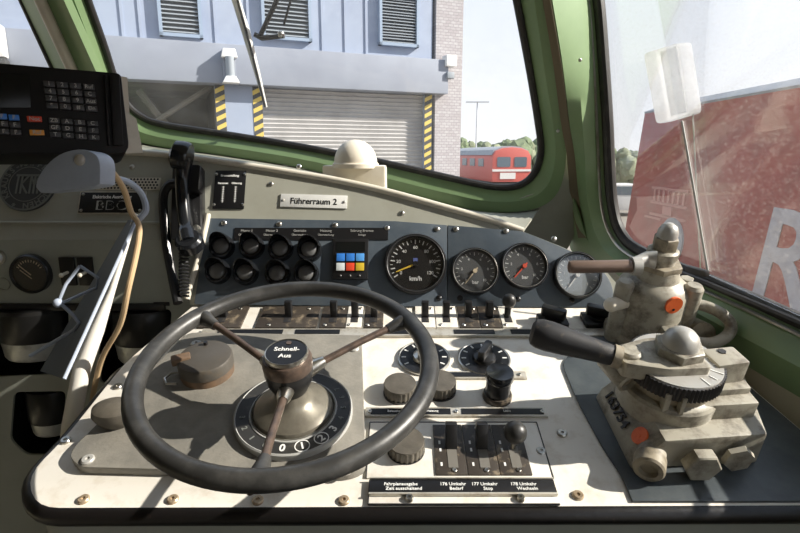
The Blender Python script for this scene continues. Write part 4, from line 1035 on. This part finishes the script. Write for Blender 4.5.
# open bay
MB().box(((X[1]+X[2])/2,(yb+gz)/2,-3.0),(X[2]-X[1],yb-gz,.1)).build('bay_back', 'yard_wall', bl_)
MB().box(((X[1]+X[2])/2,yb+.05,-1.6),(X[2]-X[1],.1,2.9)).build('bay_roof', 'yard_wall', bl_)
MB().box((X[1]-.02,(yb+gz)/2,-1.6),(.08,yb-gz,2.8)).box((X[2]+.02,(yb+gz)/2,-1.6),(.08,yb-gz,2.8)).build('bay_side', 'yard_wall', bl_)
MB().tube([Bp(150,124).to_3d()+Vector((0,0,-.25)), Bp(216,82).to_3d()+Vector((0,0,-.25))], .05, 8).build('bay_strut', 'yard_wall', bl_)
MB().tube([Bp(137,88).to_3d()+Vector((0,0,-.35)), Bp(166,124).to_3d()+Vector((0,0,-.35))], .07, 8).build('bay_beam', 'yard_wall', bl_)
# hazard strips
def hazard(px, nm):
    x = brow(px); hgt = yb-gz; n = int(hgt/.17); m1 = MB(); m2 = MB()
    for i in range(n):
        y0 = gz+hgt*i/n; d = hgt/n; s_ = .09
        m1.add([(x-.09,y0,.012),(x+.09,y0+s_,.012),(x+.09,y0+s_+d*.5,.012),(x-.09,y0+d*.5,.012)], [(0,1,2,3)])
        m2.add([(x-.09,y0+d*.5,.012),(x+.09,y0+s_+d*.5,.012),(x+.09,y0+s_+d,.012),(x-.09,y0+d,.012)], [(0,1,2,3)])
    a = m1.build('hazard_strip', 'hz_yellow', bl_, solid=.01); m2.build('black_stripes', 'hz_black', a, solid=.01)
for px in (221.5,258.5,428): hazard(px, '')
# brick corner
MB().box(((brow(434)+brow(460))/2,(yt+gz)/2,-1.0),(brow(460)-brow(434)-.0,yt-gz,2.1)).build('brick_corner', 'brick', bl_)
# louvres
for k_, (a, b, y) in enumerate(((160,203,38),(262,311,41),(378,417,47))):
    y1 = Bp((a+b)/2, y).y; x0 = Bp(a,y).x; x1 = Bp(b,y).x; hh = 1.25 if k_ < 2 else 1.02
    cx = (x0+x1)/2; w = x1-x0
    t = thing('louvre_vent', ['louvred vent above the open bay, leftmost','louvred vent behind the wiper','louvred vent nearest the brick corner, rightmost'][k_], 'vent', BF @ T3(cx, y1+hh/2, 0), 'louvred vents in the depot wall')
    MB().box((0,0,.01),(w*.9,hh*.95,.02)).build('vent_back', 'louvre_dark', t)
    f = MB(); 
    for sx in (-1,1): f.box((sx*(w/2-.03),0,.06),(.06,hh,.12)); f.box((0,sx*(hh/2-.03),.06),(w,.06,.12))
    f.build('vent_frame', 'louvre_frame', t)
    m = MB()
    for i in range(15): m.box((0,-hh/2+.09+(hh-.18)*i/14,.055),(w-.12,.012,.075),None) if False else m.add([(-w/2+.06,-hh/2+.09+(hh-.18)*i/14+dy,dz) for dy,dz in ((-.02,.10),(.03,.03))]+[(w/2-.06,-hh/2+.09+(hh-.18)*i/14+dy,dz) for dy,dz in ((.03,.03),(-.02,.10))],[(0,1,2,3)])
    m.build('louvre_blades', 'louvre', t, solid=.008)
# wall lamps
M['lamp_white'] = mat('lamp white', (.75,.75,.73), .4)
def walllamp(px, py, h, lab, nm='wall_lamp'):
    q = Bp(px, py, h); t = thing(nm, lab, 'lamp', BF @ T3(q.x, q.y, h))
    MB().box((0,.0,.05),(.24,.60,.10)).build('back_plate', 'concrete', t, bevel=.01)
    MB().prism([(-.15,.14),(.15,.14),(.11,.30),(-.11,.30)], .08, .24).build('lamp_hood', 'lamp_white', t, bevel=.02)
    MB().cyl(.08, -.20, .15, 20, T3(0,0,.22) @ RX(-PI/2)).build('lamp_bulb', 'louvre', t)
    MB().prism([(-.16,-.32),(.16,-.32),(.09,-.20),(-.09,-.20)], .08, .32).build('lamp_skirt', 'lamp_white', t, bevel=.02)
walllamp(229, 67, .26, 'white hooded wall lamp on the concrete ledge left of the wiper blade')
q = Bp(447, 66, .1); t = thing('floodlight', 'small white floodlight on the brick corner of the depot', 'lamp', BF @ T3(q.x, q.y, .06))
MB().box((0,.08,.16),(.26,.24,.24)).build('lamp_housing', 'lamp_white', t, bevel=.02); MB().tube([(0,-.05,.02),(0,-.22,.10),(.12,-.26,.16)], .035, 8).build('lamp_arm', 'louvre', t); MB().box((.0,-.22,.16),(.18,.14,.18)).build('sensor_box', 'louvre', t, bevel=.02)
q = Bp(-3, 46, .26); t = thing('wall_lamp', 'dark wall lamp at the far left edge of the ledge', 'lamp', BF @ T3(q.x, q.y, .26))
MB().box((0,.05,.12),(.30,.50,.24)).build('lamp_housing', 'lamp_white', t, bevel=.03); MB().box((0,-.34,.14),(.30,.24,.28)).build('lamp_base', 'hz_black', t, bevel=.03)

# ================================================================== yard, distant locomotive, trees, mast
slab('ground', (0,60,GZ-.05), (260,200,.1), 'ground')
lf = Wd(511,185,40); LM = Matrix.Translation((lf.x, lf.y, GZ)) @ RZ(rad(10))
lo = thing('locomotive', 'distant red locomotive with two cab windows beyond the brick corner', 'locomotive', LM)
prof = [(-1.45,.9),(-1.5,1.1),(-1.5,2.75),(-1.25,3.15),(-.7,3.36),(0,3.42),(.7,3.36),(1.25,3.15),(1.5,2.75),(1.5,1.1),(1.45,.9)]
LX = Matrix(((1,0,0,0),(0,0,1,0),(0,1,0,0),(0,0,0,1)))
MB().prism([(x,z) for x,z in prof], 0, 11, L=LX).build('body', 'loco_red', lo, bevel=.05)
MB().prism([(-1.52,2.85),(-1.3,3.22),(-.7,3.46),(0,3.52),(.7,3.46),(1.3,3.22),(1.52,2.85),(1.2,2.9),(-1.2,2.9)], .3, 11.1, L=LX).build('roof', 'roof_grey', lo)
for x0, x1 in ((-1.15,-.12),(.18,1.15)): MB().prism(rrect(x0,2.0,x1,2.72,.1), -.03, .05, L=LX).build('cab_window', 'loco_pane', lo)
MB().box((0,-.03,1.75),(3.0,.05,.16)).build('front_stripe', 'sign_white', lo); MB().box((-.3,-.03,1.35),(1.2,.05,.45)).build('number_board', 'sign_white', lo)
for y in (2.0,4.2,6.4): MB().box((-1.51,y+.6,2.3),(.04,1.3,.6)).build('side_window', 'loco_pane', lo)
MB().box((0,.3,.55),(2.6,.5,.5)).box((0,6,.6),(2.2,9,.6)).build('underframe', 'hz_black', lo)
b0 = Wd(476,150,58); t = thing('lamp_mast', 'thin tall lamp mast standing in the hazy distance', 'mast', Matrix.Translation((b0.x, b0.y, GZ)))
tp = Wd(476,102,58).z-GZ
MB().tube([(0,0,0),(0,0,tp)], [.10,.06], 8).build('pole', 'haze_grey', t); MB().box((0,0,tp),(2.4,.3,.10)).build('lamp_bar', 'haze_grey', t)
def tree(x, y, h, w, lab, m, grp):
    t = thing('tree', lab, 'tree', Matrix.Translation((x, y, GZ)), grp)
    MB().tube([(0,0,0),(0,0,h*.5)], [h*.035,h*.02], 8).build('trunk', 'trunk', t)
    mb = MB()
    for i in range(5):
        a = random.random()*6.28; r_ = w*(.28+.14*random.random()); rr = w*.30*random.random()
        bmq = bmesh.new(); bmesh.ops.create_icosphere(bmq, subdivisions=3, radius=1)
        zc = h*(.42+.42*i/4)
        vs = [v.co * (1+.22*(random.random()-.5)) for v in bmq.verts]; fs = [tuple(v.index for v in f.verts) for f in bmq.faces]; bmq.verts.index_update(); bmq.free()
        sc = r_*(1.15 if i < 3 else .75)
        mb.add([(p.x*sc+rr*cos(a), p.y*sc+rr*sin(a), p.z*sc*1.1+zc) for p in vs], fs)
    mb.build('crown', m, t)
labs = ['hazy tree beyond the distant locomotive', ]
TX = [(462,138),(470,141),(481,142),(492,142),(503,141),(513,139),(521,137),(529,140),(538,139),(547,142)]
for i, (px, py) in enumerate(TX):
    Y = 62 + (i % 3)*4; p = Wd(px, py, Y); h = p.z-GZ
    tree(p.x, p.y, h/1.02, h*.62, 'hazy green tree in the row behind the distant locomotive', 'leaf_b' if i % 2 else 'leaf', 'trees behind the distant locomotive')
for i, (px, py) in enumerate(((607,150),(616,148),(624,146),(632,150),(641,148))):
    Y = 34 + (i % 2)*7; p = Wd(px, py, Y); h = p.z-GZ
    tree(p.x, p.y, h/1.02, h*.5, 'bushy tree seen between the pillar and the near red wagon', 'leaf' if i % 2 else 'leaf_b', 'trees beside the near red wagon')
# white car under the trees
p = Wd(620,190,26); t = thing('car', 'small pale parked vehicle under the trees right of the pillar', 'car', Matrix.Translation((p.x,p.y,GZ)))
MB().prism([(-2,.3),(2,.3),(2,.9),(1.2,1.0),(.7,1.5),(-1.2,1.5),(-1.8,1.0),(-2,.9)], -.8, .8, L=LX).build('car_body', 'sign_white', t, bevel=.05)
MB().prism([(-1.1,1.02),(1.0,1.02),(.62,1.42),(-1.05,1.42)], -.82, .82, L=LX).build('car_window', 'loco_pane', t)
for x in (-1.3,1.3): MB().cyl(.33, -.85, .85, 20, T3(x,0,.33) @ RX(PI/2)).build('wheel', 'hz_black', t)

# ================================================================== red wagon on the next track
XW = 3.0
WG = frame((XW, 4.0, CAM.z), (0,-1,0), (0,0,1))          # u towards us, w towards the cab
def Wg(px, py, h=0): return hit(WG, px, py, h)
wgn = thing('red_wagon', 'dusty red rail vehicle with grey roof and large white letter on the next track', 'wagon', WG)
zb = GZ + 1.0 - CAM.z
a0 = Wg(645,112); a1 = Wg(626,225); r0 = Wg(690,93)
e_ = (a1-a0)*((zb-a0.y)/(a1.y-a0.y)) + a0
ur = 6.0
yR = a0.y
MB().prism([e_, a0, Vector((ur,yR)), Vector((ur,zb))], -2.6, 0).build('body_side', 'loco_red_dusty', wgn)
rz = r0.y
MB().loft([[Vector((a0.x,yR,.01)), Vector((ur,yR,.01))],[Vector((a0.x+.25,yR+(rz-yR)*.7,-.15)),Vector((ur,yR+(rz-yR)*.7,-.15))],[Vector((a0.x+.5,rz+.05,-.6)),Vector((ur,rz+.05,-.6))],[Vector((a0.x+.5,rz+.1,-1.4)),Vector((ur,rz+.1,-1.4))],[Vector((a0.x,yR,-2.6)),Vector((ur,yR,-2.6))]]).build('roof', 'roof_grey', wgn, solid=.03)
tR = Wg(783,262); s_ = abs(Wg(783,222).y - Wg(783,312).y)
MB().text('R', s_*1.5, Matrix(((1,.16,0,tR.x+.02),(0,1,0,tR.y),(0,0,1,.004),(0,0,0,1))), th=.006, off=.016, sx=1.05).build('letter_marking', 'letter_grey', wgn)
# faint pictogram and round disc
pg = MB(); c0 = Wg(650,213); c1 = Wg(689,192)
w = c1.x-c0.x; h = c1.y-c0.y
for v0 in (0,.45,1.0): pg.box((c0.x+w*.5, c0.y+h*v0, .004), (w, h*.10, .008))
for i in range(7): pg.box((c0.x+w*(.1+.8*i/6), c0.y+h*.72, .004), (w*.05, h*.5, .008))
pg.box((c0.x+w*.1,c0.y-h*.15,.004),(w*.5,h*.08,.008)).box((c0.x+w*.5,c0.y+h*.2,.004),(w*.25,h*.35,.008))
pg.build('pictogram', 'pale_mark', wgn)
c = Wg(672,240); MB().cyl(abs(Wg(684,240).x-c.x), 0, .02, 32, T3(c.x,c.y,0)).build('round_disc', 'roof_grey', wgn)
MB().prism([Vector((e_.x+.6,zb)),Vector((ur,zb)),Vector((ur,zb-.5)),Vector((e_.x+.8,zb-.5))], -2.2, -.3).build('underframe', 'hz_black', wgn)

# ================================================================== light
sd = Vector((.150, -.016, .095)).normalized()
sl = bpy.data.lights.new('sun', 'SUN'); sl.energy = 9.5; sl.angle = rad(.6); sl.color = (1,.94,.84)
so = bpy.data.objects.new('sun', sl); C.objects.link(so); so.rotation_euler = sd.to_track_quat('Z','Y').to_euler()
w = bpy.data.worlds.new('world'); bpy.context.scene.world = w; w.use_nodes = True
nt = w.node_tree; bg = nt.nodes['Background']; tc = nt.nodes.new('ShaderNodeTexCoord'); sx = nt.nodes.new('ShaderNodeSeparateXYZ')
rp = nt.nodes.new('ShaderNodeValToRGB'); nt.links.new(tc.outputs['Generated'], sx.inputs[0]); nt.links.new(sx.outputs[2], rp.inputs['Fac'])
rp.color_ramp.elements[0].position = 0; rp.color_ramp.elements[0].color = (.94,.95,.97,1)
rp.color_ramp.elements[1].position = .7; rp.color_ramp.elements[1].color = (.62,.76,.98,1)
e = rp.color_ramp.elements.new(.25); e.color = (.86,.92,1,1)
nt.links.new(rp.outputs['Color'], bg.inputs['Color']); bg.inputs['Strength'].default_value = 1.12
sc = bpy.context.scene
sc.view_settings.view_transform = 'Standard'; sc.view_settings.look = 'None'; sc.view_settings.gamma = 1; sc.view_settings.exposure = 0
sc.view_settings.use_curve_mapping = False
sc.cycles.use_denoising = True; sc.cycles.max_bounces = 10; sc.cycles.transparent_max_bounces = 16; sc.cycles.sample_clamp_indirect = 6
